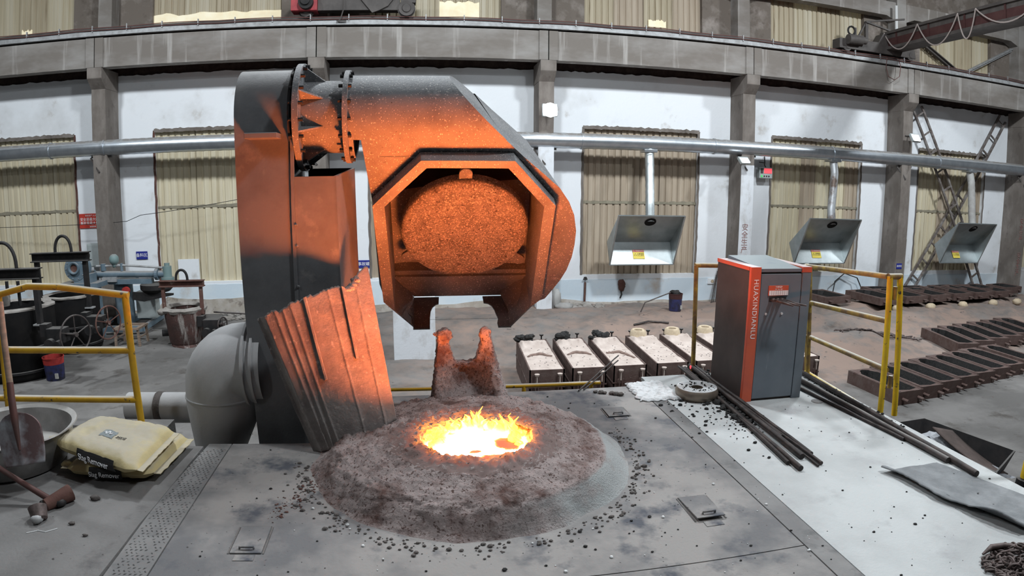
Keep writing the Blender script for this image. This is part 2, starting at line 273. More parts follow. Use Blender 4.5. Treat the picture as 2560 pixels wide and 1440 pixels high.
class MB:
    def __init__(s): s.v = []; s.f = []; s.k = []; s.mi = []; s.cur = 0
    def add(s, vs, fs, mask=0.0):
        n = len(s.v); s.v += [tuple(v) for v in vs]; s.f += [[i + n for i in f] for f in fs]
        s.k += [mask]*len(vs) if not isinstance(mask, (list, tuple)) else list(mask); s.mi += [s.cur]*len(fs); return s
    def box(s, x0, x1, y0, y1, z0, z1):
        return s.add([(x, y, z) for z in (z0, z1) for y in (y0, y1) for x in (x0, x1)],
                     [(0, 2, 3, 1), (4, 5, 7, 6), (0, 1, 5, 4), (2, 6, 7, 3), (0, 4, 6, 2), (1, 3, 7, 5)])
    def obox(s, c, size, M=None, rz=0):
        M = M or Matrix.Rotation(rz, 3, 'Z'); c = Vector(c); a, b, d = [q/2 for q in size]
        return s.add([c + M @ Vector((x, y, z)) for z in (-d, d) for y in (-b, b) for x in (-a, a)],
                     [(0, 2, 3, 1), (4, 5, 7, 6), (0, 1, 5, 4), (2, 6, 7, 3), (0, 4, 6, 2), (1, 3, 7, 5)])
    def bar(s, p, q, w, h, up=(0, 0, 1)):                                  # rectangular bar from p to q
        p, q = Vector(p), Vector(q); a, b, d = frame(q - p, up)
        M = Matrix((a, b, d)).transposed(); return s.obox((p + q)/2, (w, h, (q - p).length), M)
    def cyl(s, p, q, r0, r1=None, n=16, caps=True):
        p, q = Vector(p), Vector(q); r1 = r0 if r1 is None else r1; a, b, _ = frame(q - p)
        vs = []
        for c, r in ((p, r0), (q, r1)): vs += [c + (a*cos(2*pi*i/n) + b*sin(2*pi*i/n))*r for i in range(n)]
        fs = [(i, (i + 1) % n, n + (i + 1) % n, n + i) for i in range(n)]
        if caps: fs += [tuple(range(n - 1, -1, -1)), tuple(range(n, 2*n))]
        return s.add(vs, fs)
    def tube(s, pts, r, n=8, caps=True, closed=False):
        pts = [Vector(p) for p in pts]; vs = []; m = len(pts); a = None
        for i, p in enumerate(pts):
            d = (pts[(i + 1) % m] - pts[i - 1]) if closed else (pts[min(i + 1, m - 1)] - pts[max(i - 1, 0)])
            d = d.normalized() if d.length > 1e-9 else Vector((0, 0, 1))
            if a is None: a, b, _ = frame(d)
            else:
                a = a - d*a.dot(d); a = a.normalized() if a.length > 1e-6 else frame(d)[0]
            b = d.cross(a); rr = r[i] if isinstance(r, (list, tuple)) else r
            vs += [p + (a*cos(2*pi*j/n) + b*sin(2*pi*j/n))*rr for j in range(n)]
        fs = [(i*n + j, i*n + (j + 1) % n, ((i + 1) % m)*n + (j + 1) % n, ((i + 1) % m)*n + j) for i in range(m if closed else m - 1) for j in range(n)]
        if caps and not closed: fs += [tuple(range(n - 1, -1, -1)), tuple((m - 1)*n + j for j in range(n))]
        return s.add(vs, fs)
    def lathe(s, prof, c=(0, 0, 0), axis=(0, 0, 1), n=32, jit=0, closed=False):   # prof: (radius, height)
        c = Vector(c); a, b, d = frame(axis); vs = []
        for r, h in prof:
            for j in range(n):
                q = c + d*h + (a*cos(2*pi*j/n) + b*sin(2*pi*j/n))*(r*(1 + jit*noise.noise((cos(2*pi*j/n)*3 + c.x, sin(2*pi*j/n)*3, h*6))))
                vs.append(q)
        m = len(prof)
        fs = [(i*n + j, i*n + (j + 1) % n, ((i + 1) % m)*n + (j + 1) % n, ((i + 1) % m)*n + j) for i in range(m if closed else m - 1) for j in range(n)]
        return s.add(vs, fs)
    def prism(s, poly, fn, h0, h1):                                         # polygon (p,q) swept from h0 to h1; fn(p,q,h)->xyz
        n = len(poly); vs = [fn(p, q, h0) for p, q in poly] + [fn(p, q, h1) for p, q in poly]
        return s.add(vs, [tuple(range(n - 1, -1, -1)), tuple(range(n, 2*n))] + [(i, (i + 1) % n, n + (i + 1) % n, n + i) for i in range(n)])
    def grid(s, nu, nv, fn, mask=None):
        vs = []; ks = []
        for j in range(nv + 1):
            for i in range(nu + 1):
                vs.append(fn(i/nu, j/nv)); ks.append(mask(i/nu, j/nv) if mask else 0.0)
        return s.add(vs, [(j*(nu + 1) + i, j*(nu + 1) + i + 1, (j + 1)*(nu + 1) + i + 1, (j + 1)*(nu + 1) + i) for j in range(nv) for i in range(nu)], ks)
    def lump(s, c, r, seed=0, n=7, sq=(1, 1, .7), rough=.35):               # irregular stone
        c = Vector(c); vs = []; 
        for j in range(1, n):
            for i in range(n + 2):
                th = pi*j/n; ph = 2*pi*i/(n + 2)
                d = Vector((sin(th)*cos(ph), sin(th)*sin(ph), cos(th)))
                q = 1 + rough*noise.noise(d*1.8 + Vector((seed*7.3, seed*1.7, 0)))
                vs.append(c + Vector((d.x*sq[0], d.y*sq[1], d.z*sq[2]))*r*q)
        k = n + 2; vs += [c + Vector((0, 0, r*sq[2])), c - Vector((0, 0, r*sq[2]))]; t, b = len(vs) - 2, len(vs) - 1
        fs = [(j*k + i, (j + 1)*k + i, (j + 1)*k + (i + 1) % k, j*k + (i + 1) % k) for j in range(n - 2) for i in range(k)]
        fs += [(t, i, (i + 1) % k) for i in range(k)] + [(b, (n - 2)*k + (i + 1) % k, (n - 2)*k + i) for i in range(k)]
        return s.add(vs, fs)
    def build(s, name, m, parent=None, smooth=None, bevel=0, label=None, kind=None, solid=0, recalc=True, mods=None):
        me = bpy.data.meshes.new(name); o0 = Vector()
        q = parent
        while q is not None: o0 = o0 + ORG.get(q, Vector()); q = q.parent
        me.from_pydata([tuple(Vector(v) - o0) for v in s.v], [], s.f)
        ms = m if isinstance(m, (list, tuple)) else [m]
        for x in ms: me.materials.append(MATS[x])
        if len(ms) > 1: me.polygons.foreach_set('material_index', s.mi)
        if any(s.k):
            a = me.attributes.new('mask', 'FLOAT', 'POINT'); a.data.foreach_set('value', s.k)
        if recalc:
            bm = bmesh.new(); bm.from_mesh(me); bmesh.ops.recalc_face_normals(bm, faces=bm.faces); bm.to_mesh(me); bm.free()
        if smooth is not None:
            me.polygons.foreach_set('use_smooth', [True]*len(me.polygons))
            if smooth < 180: me.set_sharp_from_angle(angle=radians(smooth))
        o = bpy.data.objects.new(name, me); C.objects.link(o)
        if parent: o.parent = parent
        if solid:
            md = o.modifiers.new('solid', 'SOLIDIFY'); md.thickness = solid; md.offset = -1
        if bevel:
            md = o.modifiers.new('bevel', 'BEVEL'); md.width = bevel; md.segments = 2; md.limit_method = 'ANGLE'
        ORG[o] = Vector()
        if label: o['label'] = label
        if kind: o['kind'] = kind
        return o
def text(name, body, size, loc, M, m, parent=None, align='CENTER', sx=1.0, ext=.0008, spacing=1.0):
    cu = bpy.data.curves.new(name, 'FONT'); cu.body = body; cu.size = size; cu.align_x = align; cu.align_y = 'CENTER'; cu.extrude = ext; cu.space_character = spacing
    t = bpy.data.objects.new(name, cu); C.objects.link(t); bpy.context.view_layer.update()
    me = bpy.data.meshes.new_from_object(t.evaluated_get(bpy.context.evaluated_depsgraph_get()))
    bpy.data.objects.remove(t); me.materials.clear(); me.materials.append(MATS[m])
    o0 = Vector(); q = parent
    while q is not None: o0 = o0 + ORG.get(q, Vector()); q = q.parent
    for v in me.vertices: v.co = Vector(loc) - o0 + M @ Vector((v.co.x*sx, v.co.y, v.co.z))
    o = bpy.data.objects.new(name, me); C.objects.link(o)
    if parent: o.parent = parent
    return o
FACE = Matrix(((1, 0, 0), (0, 0, -1), (0, 1, 0)))                           # lettering that faces the camera side (-Y), reading along +X
def fbm(x, y, z=0): return noise.fractal(Vector((x, y, z)), 1.0, 2.0, 4)
glow_mat('flame', [(0, (1, .15, .01)), (.45, (1, .22, .010)), (1, (1, .34, .014))], 16, [(0, 1.5), (.5, 14), (1, 40)], 5.2, .15, .8)

# ------------------------------------------------------------------ the hall: floor, walls, roof, columns, beams, windows
COLX = [6*i - 8.5746 for i in range(-1, 6)]
YW, YC, YB = 17.69, 16.905, 16.65
def sm(a, b, x):
    t = max(0, min(1, (x - a)/(b - a))); return t*t*(3 - 2*t)
def floor_h(x, y):
    ridge = .30*sm(13.2, 14.6, y + .5*fbm(x*.3, 4))*(1 - .45*sm(16.0, 17.6, y))*sm(-2.5, .5, x)
    berm = .30*math.exp(-((x - 10.2)/1.5)**2 - ((y - 12.3)/.9)**2) + .18*math.exp(-((x - 8.3)/1.5)**2 - ((y - 12.6)/1.0)**2)
    left = .10*sm(16.9, 17.6, y)*(1 - sm(-3, -1, x))
    base = ridge + berm + left
    return base*(1 + .35*fbm(x*1.3, y*1.3)) + .05*fbm(x*.9, y*.9, 2)*sm(9, 12, y)*sm(-3, 0, x) + .02*fbm(x*3, y*3, 5)*sm(12, 14, y)
def sandiness(x, y):
    s = sm(-3, 1, x)*(.8 + .2*sm(3, 8, x))*sm(8.5, 10.5, y)*(.75 + .5*fbm(x*.5, y*.5, 9))
    grey = sm(6.8, 8, x)*(1 - sm(9.6 + .18*(x - 9), 10.6 + .18*(x - 9), y))
    return max(0, min(1, s*(1 - .9*grey)))
def axis_pts(*segs):
    r = []
    for a, b, n in segs: r += [a + (b - a)*i/n for i in range(n)]
    return r + [segs[-1][1]]
fx = axis_pts((-20, -10, 8), (-10, -3, 28), (-3, 13, 110), (13, 21, 40), (21, 27, 6)); fy = axis_pts((-18, 4, 6), (4, 9, 12), (9, 17.72, 72))
m = MB(); nx, ny = len(fx), len(fy)
m.add([(x, y, floor_h(x, y)) for y in fy for x in fx], [(j*nx + i, j*nx + i + 1, (j + 1)*nx + i + 1, (j + 1)*nx + i) for j in range(ny - 1) for i in range(nx - 1)], [sandiness(x, y) for y in fy for x in fx])
m.build('floor', 'floor_ground', smooth=180, kind='structure')
MB().box(-20, 27, -18, 18.4, 13.2, 13.4).build('ceiling', 'roof', kind='structure')
MB().box(-20.3, -20, -18, 18.4, 0, 13.2).build('wall_left', 'plain_wall', kind='structure')
MB().box(27, 27.3, -18, 18.4, 0, 13.2).build('wall_right', 'plain_wall', kind='structure')
MB().box(-20, 27, -18.3, -18, 0, 13.2).build('wall_front', 'plain_wall', kind='structure')

LOW = [(-13.6, -9.75), (-7.31, -3.75), (-1.30, 2.25), (4.64, 8.20), (10.68, 14.16), (16.68, 20.05), (22.6, 26)]
UPP = [(-13.4, -9.77), (-7.37, -3.71), (-1.30, 2.30), (4.66, 8.28), (10.62, 14.2), (16.64, 20.2), (22.6, 26)]
wall = thing('wall_back', None, None, kind='structure')
def tiles(mb, wins, x0, x1, z0, z1, zb, zt, y, dy):                       # wall with openings, jagged plaster edges around them
    xs = sorted({x0, x1, *[a for w in wins for a in w]})
    for a, b in zip(xs, xs[1:]):
        hole = any(w[0] <= a and b <= w[1] for w in wins)
        if hole: mb.box(a, b, y, y + dy, z0, zb); mb.box(a, b, y, y + dy, zt, z1)
        else: mb.box(a, b, y, y + dy, z0, z1)
m = MB(); tiles(m, LOW, -20, 27, 0, 6.5, 1.03, 5.25, YW, .3); m.build('plaster', 'plaster', wall)
m = MB()                                                                  # ragged upper edge of the white plaster
N_ = 420; vs = []
for i in range(N_ + 1):
    x = -20 + 47*i/N_; vs += [(x, YW, 6.5), (x, YW, 6.80 + .035*fbm(x*2.2, 0) + .03*noise.noise(Vector((x*9, 3, 0)))), (x, YW + .3, 6.80)]
m.add(vs, [(3*i + k, 3*i + 3 + k, 3*i + 4 + k, 3*i + 1 + k) for i in range(N_) for k in (0, 1)]); m.build('plaster_edge', 'plaster', wall)
MB().box(-20, 27, YW + .05, YW + .35, 6.7, 8.0).build('brick_band', 'shaded_brick', wall)  # dark unpainted wall band, with the beam's shadow also put into its near-black colour
m = MB(); tiles(m, UPP, -20, 27, 7.95, 13.2, 8.18, 9.9, YW + .02, .3); m.build('upper_plaster', 'upper_plaster', wall)
def ragged(mb, pts, y0, y1, z_edges):                                      # band with a wavy edge
    n = len(pts); vs = []
    for (x, za, zb) in pts: vs += [(x, y0, za), (x, y0, zb), (x, y1, zb)]
    mb.add(vs, [(3*i + k, 3*i + 3 + k, 3*i + 4 + k, 3*i + 1 + k) for i in range(n - 1) for k in (0, 1)])
m = MB()
for a, b in zip([-20] + [x + .2 for x in COLX], [x - .2 for x in COLX] + [27]):
    if b - a < .5: continue
    n = 40; top = 1.05 if a < 0 else 1.0
    pts = [(a + (b - a)*i/n, 0, min(1.03, top - .1 + .02*fbm((a + i)*.7, 2)) ) for i in range(n + 1)]
    ragged(m, pts, YW - .012, YW, 0)
m.build('dado', 'dado', wall)
m = MB()
n = 150; ragged(m, [(-20 + 47*i/n, 0, .20 + .22*abs(fbm(i*.11, 7)) + (.32 if -7.4 < -20 + 47*i/n < -3.2 else 0)) for i in range(n + 1)], YW - .022, YW, 0)
m.build('dirt_band', 'dirty_wall', wall)

def sheet_window(idx, x0, x1, z0, z1, mt, y, ns, lower):
    w = thing('window_%d' % idx, None, None, (x0, y, z0), kind='structure')
    wd = (x1 - x0)/ns
    for s in range(ns):                                                   # corrugated translucent sheets, each its own part
        a = x0 + s*wd; b = a + wd + .03; nr = max(3, round(wd/.19)); vs = []
        zz0 = z0 - .05; zz1 = z1 + .06
        xs = []
        for r in range(nr):
            p = a + (b - a)*r/nr; q = (b - a)/nr
            xs += [(p, 0), (p + q*.62, 0), (p + q*.72, .035), (p + q*.92, .035)]
        xs.append((b, 0)); tilt = .012*(s % 2)
        for x, d in xs: vs += [(x, y + d + tilt, zz0), (x, y + d + tilt, zz1)]
        mb = MB(); mb.add(vs, [(2*i, 2*i + 2, 2*i + 3, 2*i + 1) for i in range(len(xs) - 1)])
        mk = mt if isinstance(mt, str) else mt[s % len(mt)]
        mb.build('sheet', mk, w)
    if lower:
        for zz, k in ((z0 + 2.05, 1), (z1 - .25, .5)):
            mb = MB(); n = 40; pts = [(x0 + (x1 - x0)*i/n, zz + .025*fbm(i*.4, idx), zz + (.07 + .05*abs(fbm(i*.3, idx + 5)))*k) for i in range(n + 1)]
            ragged(mb, pts, y - .006, y, 0); mb.build('purlin_stain', 'purlin_stain', w)
        mb = MB(); n = 60                                                 # torn mortar along the head of the opening
        ragged(mb, [(x0 + (x1 - x0)*i/n, z1 - .05 - .05*abs(noise.noise(Vector((i*.6, idx, 0)))), z1 + .04 + .05*noise.noise(Vector((i*.5, idx, 3)))) for i in range(n + 1)], YW - .015, YW + .1, 0)
        mb.build('mortar', 'column_concrete', w)
        for xx in (x0, x1):
            mb = MB(); n = 50
            vs = []
            for i in range(n + 1):
                z = z0 + (z1 - z0)*i/n; jj = .022*noise.noise(Vector((z*4, xx, 0)))
                vs += [(xx - .035 + jj, YW - .008, z), (xx + .035 + jj, YW - .008, z)]
            mb.add(vs, [(2*i, 2*i + 1, 2*i + 3, 2*i + 2) for i in range(n)]); mb.build('reveal', 'rusty_red' if xx == x1 and idx == 1 or xx == x0 and idx == 2 else 'column_concrete', w)
    return w
for i, (a, b) in enumerate(LOW):
    mt = 'sheet' if i in (0, 1) else ('sheet_brown' if i in (2, 3) else ['sheet', 'sheet', 'sheet_brown'])
    sheet_window(i + 1, a, b, 1.03, 5.25, mt, YW + .10, 6 if i else 5, True)
MB().box(-6.78, -6.17, YW + .03, YW + .09, 1.0, 1.66).build('patch_board', 'plaster', bpy.data.objects['window_2'])
for i, (a, b) in enumerate(UPP):
    w = sheet_window(i + 8, a, b, 8.18, 9.9, ['sheet_upper', 'sheet_lit'] if i != 3 else ['sheet_upper', 'sheet_brown'], YW + .12, 4, False)
    # patches where daylight comes through the sheets
    pa = {0: [(a + 1.9, a + 2.25, .0, .16)], 1: [(a + .0, a + 3.66, .0, .28)], 2: [(a + 1.9, a + 3.0, .05, .5)], 3: [(a + 1.95, a + 2.5, .12, .3)]}.get(i, [])
    for (p, q, u, v) in pa:
        mb = MB(); n = 30
        ragged(mb, [(p + (q - p)*k/n, 8.18 + u - .02, 8.18 + v + .08*fbm(k*.2, i)) for k in range(n + 1)], YW + .112, YW + .13, 0)
        mb.build('daylight_patch', 'daylight_patch', w)

for i, x in enumerate(COLX):                                              # concrete columns with corbels
    c = thing('column', None, None, (x, YC, 0), kind='structure')
    mb = MB(); h = .2025; n = 14; vs = []
    for k in range(n + 1):                                                # slightly chipped arrises
        z = -.3 + 7.2*k/n; j = [.012*noise.noise(Vector((z*3, i*5 + q, 0))) for q in range(4)]
        vs += [(x - h + j[0], YC, z), (x + h + j[1], YC, z), (x + h + j[2], YW + .02, z), (x - h + j[3], YW + .02, z)]
    mb.add(vs, [(4*k + q, 4*k + (q + 1) % 4, 4*k + 4 + (q + 1) % 4, 4*k + 4 + q) for k in range(n) for q in range(4)])
    mb.build('shaft', 'column_concrete', c)
    mb = MB(); P2 = [(YW, 6.9), (YB, 6.9), (YB, 6.62), (YC, 6.36), (YW, 6.36)]
    mb.prism(P2, lambda p, q, hh: (hh, p, q), x - h - .012, x + h + .012); mb.build('corbel', 'column_concrete', c, bevel=.012)
    if i in (3,):
        MB().box(x - h - .01, x + h + .01, YC - .008, YC + .3, .02, 4.95).build('limewash', 'limewash', c)
    if i in (4, 5):
        MB().box(x - h - .006, x + h + .006, YC - .006, YC + .02, .02, 4.3 if i == 4 else 2.2).build('limewash', 'limewash' if i == 4 else 'column_concrete', c)
    MB().box(x - .20, x + .20, 17.25, YW + .1, 7.6, 13.2).build('upper_shaft', 'concrete', c)
    if i < len(COLX) - 1:
        bm_ = thing('beam', None, None, (x + 3, YB, 6.9), kind='structure')
        x0, x1 = x + .012, x + 6 - .012
        mb = MB(); n = 24; vs = []
        for k in range(n + 1):
            xx = x0 + (x1 - x0)*k/n; j = .010*noise.noise(Vector((xx*4, 1, 0)))
            vs += [(xx, YB + .04, 6.9 + j), (xx, YB + .04, 7.68), (xx, YB + .42, 7.68), (xx, YB + .42, 6.9)]
        mb.add(vs, [(4*k + q, 4*k + (q + 1) % 4, 4*k + 4 + (q + 1) % 4, 4*k + 4 + q) for k in range(n) for q in range(4)] + [(0, 1, 2, 3), (4*n + 3, 4*n + 2, 4*n + 1, 4*n)])
        mb.build('web', 'concrete', bm_)
        for xa, xb in ((x0, x0 + .24), (x1 - .24, x1)): MB().box(xa, xb, YB, YB + .3, 6.9, 7.685).build('bearing_block', 'concrete', bm_, bevel=.008)
        MB().box(x0, x1, YB + .12, YB + .42, 7.68, 7.73).build('packing', 'shaded_brick', bm_)
        lin = thing('beam', None, None, (x + 3, 17.3, 9.5), kind='structure')
        mb = MB(); mb.prism([(x + .2, 9.98), (x + 5.8, 9.98), (x + 5.8, 9.35), (x + 5.4, 9.5), (x + .6, 9.5), (x + .2, 9.35)], lambda p, q, h: (p, h, q), 17.3, 17.66)
        mb.build('tie_beam', 'concrete', lin)
rail = thing('crane_rail', 'long steel crane rail with conductor bars on top of the concrete beams', 'rail', (3, 16.8, 7.7))
m = MB(); m.box(-20, 27, 16.60, 16.98, 7.725, 7.77); m.box(-20, 27, 16.60, 16.64, 7.77, 7.86); m.build('rail_bed', 'pale_steel', rail)
m = MB(); m.box(-20, 27, 16.73, 16.87, 7.77, 7.80); m.box(-20, 27, 16.785, 16.815, 7.80, 7.92); m.box(-20, 27, 16.76, 16.84, 7.90, 7.96); m.build('rail_head', 'crane_grey', rail)
for z, y in ((7.93, 16.60), (7.86, 16.57)):
    m = MB(); m.tube([(-20 + 47*k/60, y, z + .012*sin(k*1.9)) for k in range(61)], .012, 6); m.build('conductor_bar', 'cable_brown', rail)
for k in range(38):
    xx = -13.5 + k*.98
    MB().box(xx - .012, xx + .012, 16.57, 16.62, 7.82, 7.99).build('bracket', 'pale_steel', rail)

# working deck (2 m above the floor) with its plates
deck = thing('platform', None, None, (0, 3, 2), kind='structure')
ZP = 2.0
def plate(nm, poly, mt, z1=ZP, t=.03):
    mb = MB(); mb.prism(poly, lambda p, q, h: (p, q, h), z1 - t, z1); return mb.build(nm, mt, deck)
plate('deck_plate', [(-1.275, -1), (1.80, -1), (1.80, 2.345), (-1.275, 2.345)], 'deck_plate')
plate('deck_plate', [(-1.275, 2.352), (1.80, 2.352), (1.80, 4.92), (-.72, 4.92), (-.72, 4.0), (-1.275, 4.0)], 'deck_plate')
plate('deck_plate', [(1.806, -1), (1.925, -1), (1.925, 4.80), (1.806, 4.80)], 'checker', ZP + .002)
plate('checker_plate', [(-1.49, -1), (-1.283, -1), (-1.283, 4.0), (-1.44, 4.0), (-1.49, 3.2)], 'checker')
plate('deck_plate', [(1.932, -1), (3.50, -1), (3.50, 5.15), (1.932, 5.15)], 'deck_light', ZP + .001)
n = 24                                                                     # concrete slab on the left, with its ragged edge along the gap
edge = [(-1.512 + .012*fbm(k*.5, 1) + (.0 if k < 16 else .006*(k - 16)), -1 + 4.95*k/n) for k in range(n + 1)]
plate('deck_slab', [(-4.5, -1)] + edge + [(-1.85, 3.98), (-1.85, 4.45), (-4.5, 4.45)], 'deck_slab', ZP + .004, .12)
m = MB()
m.box(-4.4, 3.44, -1, 3.9, 1.55, 1.93); m.box(-.68, 3.44, 3.9, 4.86, 1.55, 1.93); m.box(-4.4, -1.9, 3.9, 4.4, 1.55, 1.93); m.build('deck_frame', 'black_steel', deck)
m = MB()
for x in (-4.2, -2, 3.3):
    for y in (-.5, 3.6): m.box(x - .1, x + .1, y - .1, y + .1, 0, 1.55)
m.build('support_leg', 'black_steel', deck)
m = MB()                                                                   # raised diamond lugs of the checker plate
for k in range(1500):
    x = random.uniform(-1.475, -1.295); y = random.uniform(1.0, 3.9); a = .8 if k % 2 else -.8
    gx = round(x/.026)*.026 + (.013 if round(y/.026) % 2 else 0); y = round(y/.026)*.026; a = .8 if (round(y/.026) % 2) else -.8
    dx, dy = cos(a)*.011, sin(a)*.011
    if not -1.48 < gx < -1.29: continue
    m.add([(gx - dx, y - dy, ZP), (gx + dy*.3, y - dx*.3, ZP + .0035), (gx + dx, y + dy, ZP), (gx - dy*.3, y + dx*.3, ZP + .0035)], [(0, 1, 2, 3)])
m.build('tread_lugs', 'checker', deck, kind='stuff')

# ------------------------------------------------------------------ furnace mouth, melt and slag
FC = Vector((.30, 3.68, 0)); MC = Vector((.31, 3.40, 0))
def mound_r(t, a):                                                         # t 0 = foot .. 1 = lip of the opening
    p0 = FC + Vector((cos(a), sin(a), 0))*.97; p1 = MC + Vector((cos(a)*.325, sin(a)*(.335 if sin(a) < 0 else .29), 0))*(1 + .07*noise.noise(Vector((cos(a)*2.2, sin(a)*2.2, 4))))
    return p0.lerp(p1, t)
def mound_z(t): return 2.0 + .085*sm(0, .30, t) + .20*max(0, t)**.95
furn = thing('induction_furnace', 'crusted furnace mound with a glowing pool of molten metal in its mouth', 'furnace', (.3, 3.68, 2))
def mound(i, j):
    a = 2*pi*i; t = j; p = mound_r(t, a); z = mound_z(t)
    smooth_side = max(0, cos(a - radians(-18)))**2*(1 - sm(.24, .32, t))       # cast ring still smooth on the right
    rough = (.028 if t < .3 else .024)*(1 - .9*smooth_side)*sm(0, .05, t)
    d = rough*(.7*fbm(p.x*7, p.y*7, 1)*(1 - .6*t) + .6*fbm(p.x*19, p.y*19, 6) + .35*fbm(p.x*45, p.y*45, 3))
    out = (p - FC).normalized()
    foot = 1 + .035*fbm(cos(a)*2.5, sin(a)*2.5, 8)*(1 - t)
    p = FC + (p - FC)*foot + out*d*.8*(1 - sm(.25, .4, t))
    back = .035*sm(.25, .95, sin(a))*sm(.02, .22, t)*(1 - .75*sm(.5, 1, t))
    lipdrop = .058*max(0, sin(a))**1.2*sm(.62, 1, t)
    return Vector((p.x, p.y, z + d*sm(.05, .3, t) + back - lipdrop))
def mound_mask(i, j):
    a = 2*pi*i; return min(1, (max(0, cos(a - radians(-18))*1.5 - .35))*(1 - sm(.23, .29, j)))
m = MB(); m.grid(220, 70, mound, mound_mask); m.build('slag_crust', 'slag', furn, smooth=180, recalc=False)
m = MB()                                                                   # wall of the mouth, glowing towards the bath
def pit(i, j):
    a = 2*pi*i; p = mound(i, 1.0); q = p.lerp(Vector((MC.x, MC.y, p.z)), .16*j + .03*fbm(cos(a)*4, sin(a)*4, j*3)*j); q.z = p.z - (p.z - 2.20)*j + .010*fbm(cos(a)*9, sin(a)*9, j*6); return q
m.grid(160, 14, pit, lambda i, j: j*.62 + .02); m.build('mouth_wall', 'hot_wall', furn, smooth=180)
m = MB()                                                                   # hot crust round the lip; added emission also stands for melt light on the slag
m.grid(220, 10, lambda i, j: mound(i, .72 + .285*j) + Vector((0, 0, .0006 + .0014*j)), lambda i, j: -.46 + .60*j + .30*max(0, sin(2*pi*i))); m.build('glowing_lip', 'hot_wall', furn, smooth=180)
m = MB()                                                                   # bath surface: white hot, with darker floating slag on the right and at the front
def bath(i, j):
    a = 2*pi*i; r = .325*j*(1 - .14*max(0, sin(a))); x, y = MC.x + cos(a)*r, MC.y + sin(a)*r; return Vector((x, y, 2.226 + .006*fbm(x*12, y*12)))
def bath_mask(i, j):
    p = bath(i, j); q = p - MC
    slag = max(math.exp(-((q.x - .17)/.095)**2 - ((q.y + .03)/.11)**2), math.exp(-((q.x - .10)/.13)**2 - ((q.y + .225)/.075)**2), .9*math.exp(-((q.x + .02)/.05)**2 - ((q.y + .12)/.03)**2), .8*math.exp(-((q.x - .25)/.08)**2 - ((q.y - .14)/.1)**2))
    return .52 - .85*min(1, slag*1.15)
m.grid(72, 26, bath, bath_mask); m.build('molten_metal', 'molten_metal', furn, smooth=180, label='white-hot molten metal')
m = MB()                                                                   # low flames licking round the back and right of the bath
for k in range(64):
    a = radians(random.uniform(-20, 200)); r = random.uniform(.20, .30); b = Vector((MC.x + cos(a)*r, MC.y + sin(a)*r*.9, 2.215)); hgt = random.uniform(.05, .12)*(.45 + .7*max(0, sin(a)))
    d = Vector((random.gauss(0, .25), random.gauss(.1, .25), 1)); w = random.uniform(.018, .042); pts = []; rr = []
    for q in range(6):
        t = q/5; pts.append(b + d*hgt*t + Vector((.012*sin(q*1.7 + k), .012*cos(q*1.3 + k*2), 0))*t*1.5); rr.append(max(.001, w*(1 - t)**.8*(.7 + .6*sin(pi*min(1, t*1.3)))))
    m.tube(pts, rr, 6)
m.build('flames', 'flame', furn, smooth=180, kind='stuff')
# frozen spout of slag standing up behind the mouth (two horns with a web between them)
m = MB(); NS, NT = 28, 16; Y0 = 4.50
def V(x, y, z): return Vector((x, y, z))
def skull(sx, t, side):                                                    # side 0 front face, 1 back face
    hs = 2.40 + .205*sm(.16, .37, abs(sx - .5)) - .05*sm(.44, .5, abs(sx - .5)) + .015*fbm(sx*9, 4)
    xl, xr = .045 + .085*t**.7, .70 - .175*t**.75
    z = 1.98 + (hs - 1.98)*t; x = xl + (xr - xl)*sx
    g = math.exp(-((sx - .52)/.24)**2)
    y = Y0 - (.055 + .50*(1 - t)**1.9 - g*(.02 + .20*(1 - t)*t*2)) if side == 0 else Y0 + .055 + .05*(1 - t)
    return V(x, y, z) + Vector((0, .018*fbm(x*14, z*14), 0))
vs = []
for k in range(NT + 1):
    vs += [skull(q/NS, k/NT, 0) for q in range(NS + 1)] + [skull(1 - q/NS, k/NT, 1) for q in range(NS + 1)]
R2 = 2*(NS + 1)
fs = [(k*R2 + q, k*R2 + (q + 1) % R2, (k + 1)*R2 + (q + 1) % R2, (k + 1)*R2 + q) for k in range(NT) for q in range(R2)]
fs += [(NT*R2 + q, NT*R2 + q + 1, NT*R2 + R2 - 2 - q, NT*R2 + R2 - 1 - q) for q in range(NS)] + [(q + 1, q, R2 - 1 - q, R2 - 2 - q) for q in range(NS)]
m.add(vs, fs)
m.lump((.175, Y0 - .01, 2.60), .066, 3, 9, (1, .9, .7), .6); m.lump((.475, Y0 - .01, 2.60), .055, 8, 9, (.9, .9, .9), .6)
horn = m.build('frozen_slag_spout', 'slag', furn, smooth=180)
md = horn.modifiers.new('remesh', 'REMESH'); md.mode = 'VOXEL'; md.voxel_size = .011; md.use_smooth_shade = True
md = horn.modifiers.new('sm', 'SMOOTH'); md.iterations = 5; md.factor = .6
tx = bpy.data.textures.new('slag_noise', 'CLOUDS'); tx.noise_scale = .03; tx.noise_depth = 5
md = horn.modifiers.new('d', 'DISPLACE'); md.texture = tx; md.strength = .034; md.mid_level = .5; md.texture_coords = 'LOCAL'
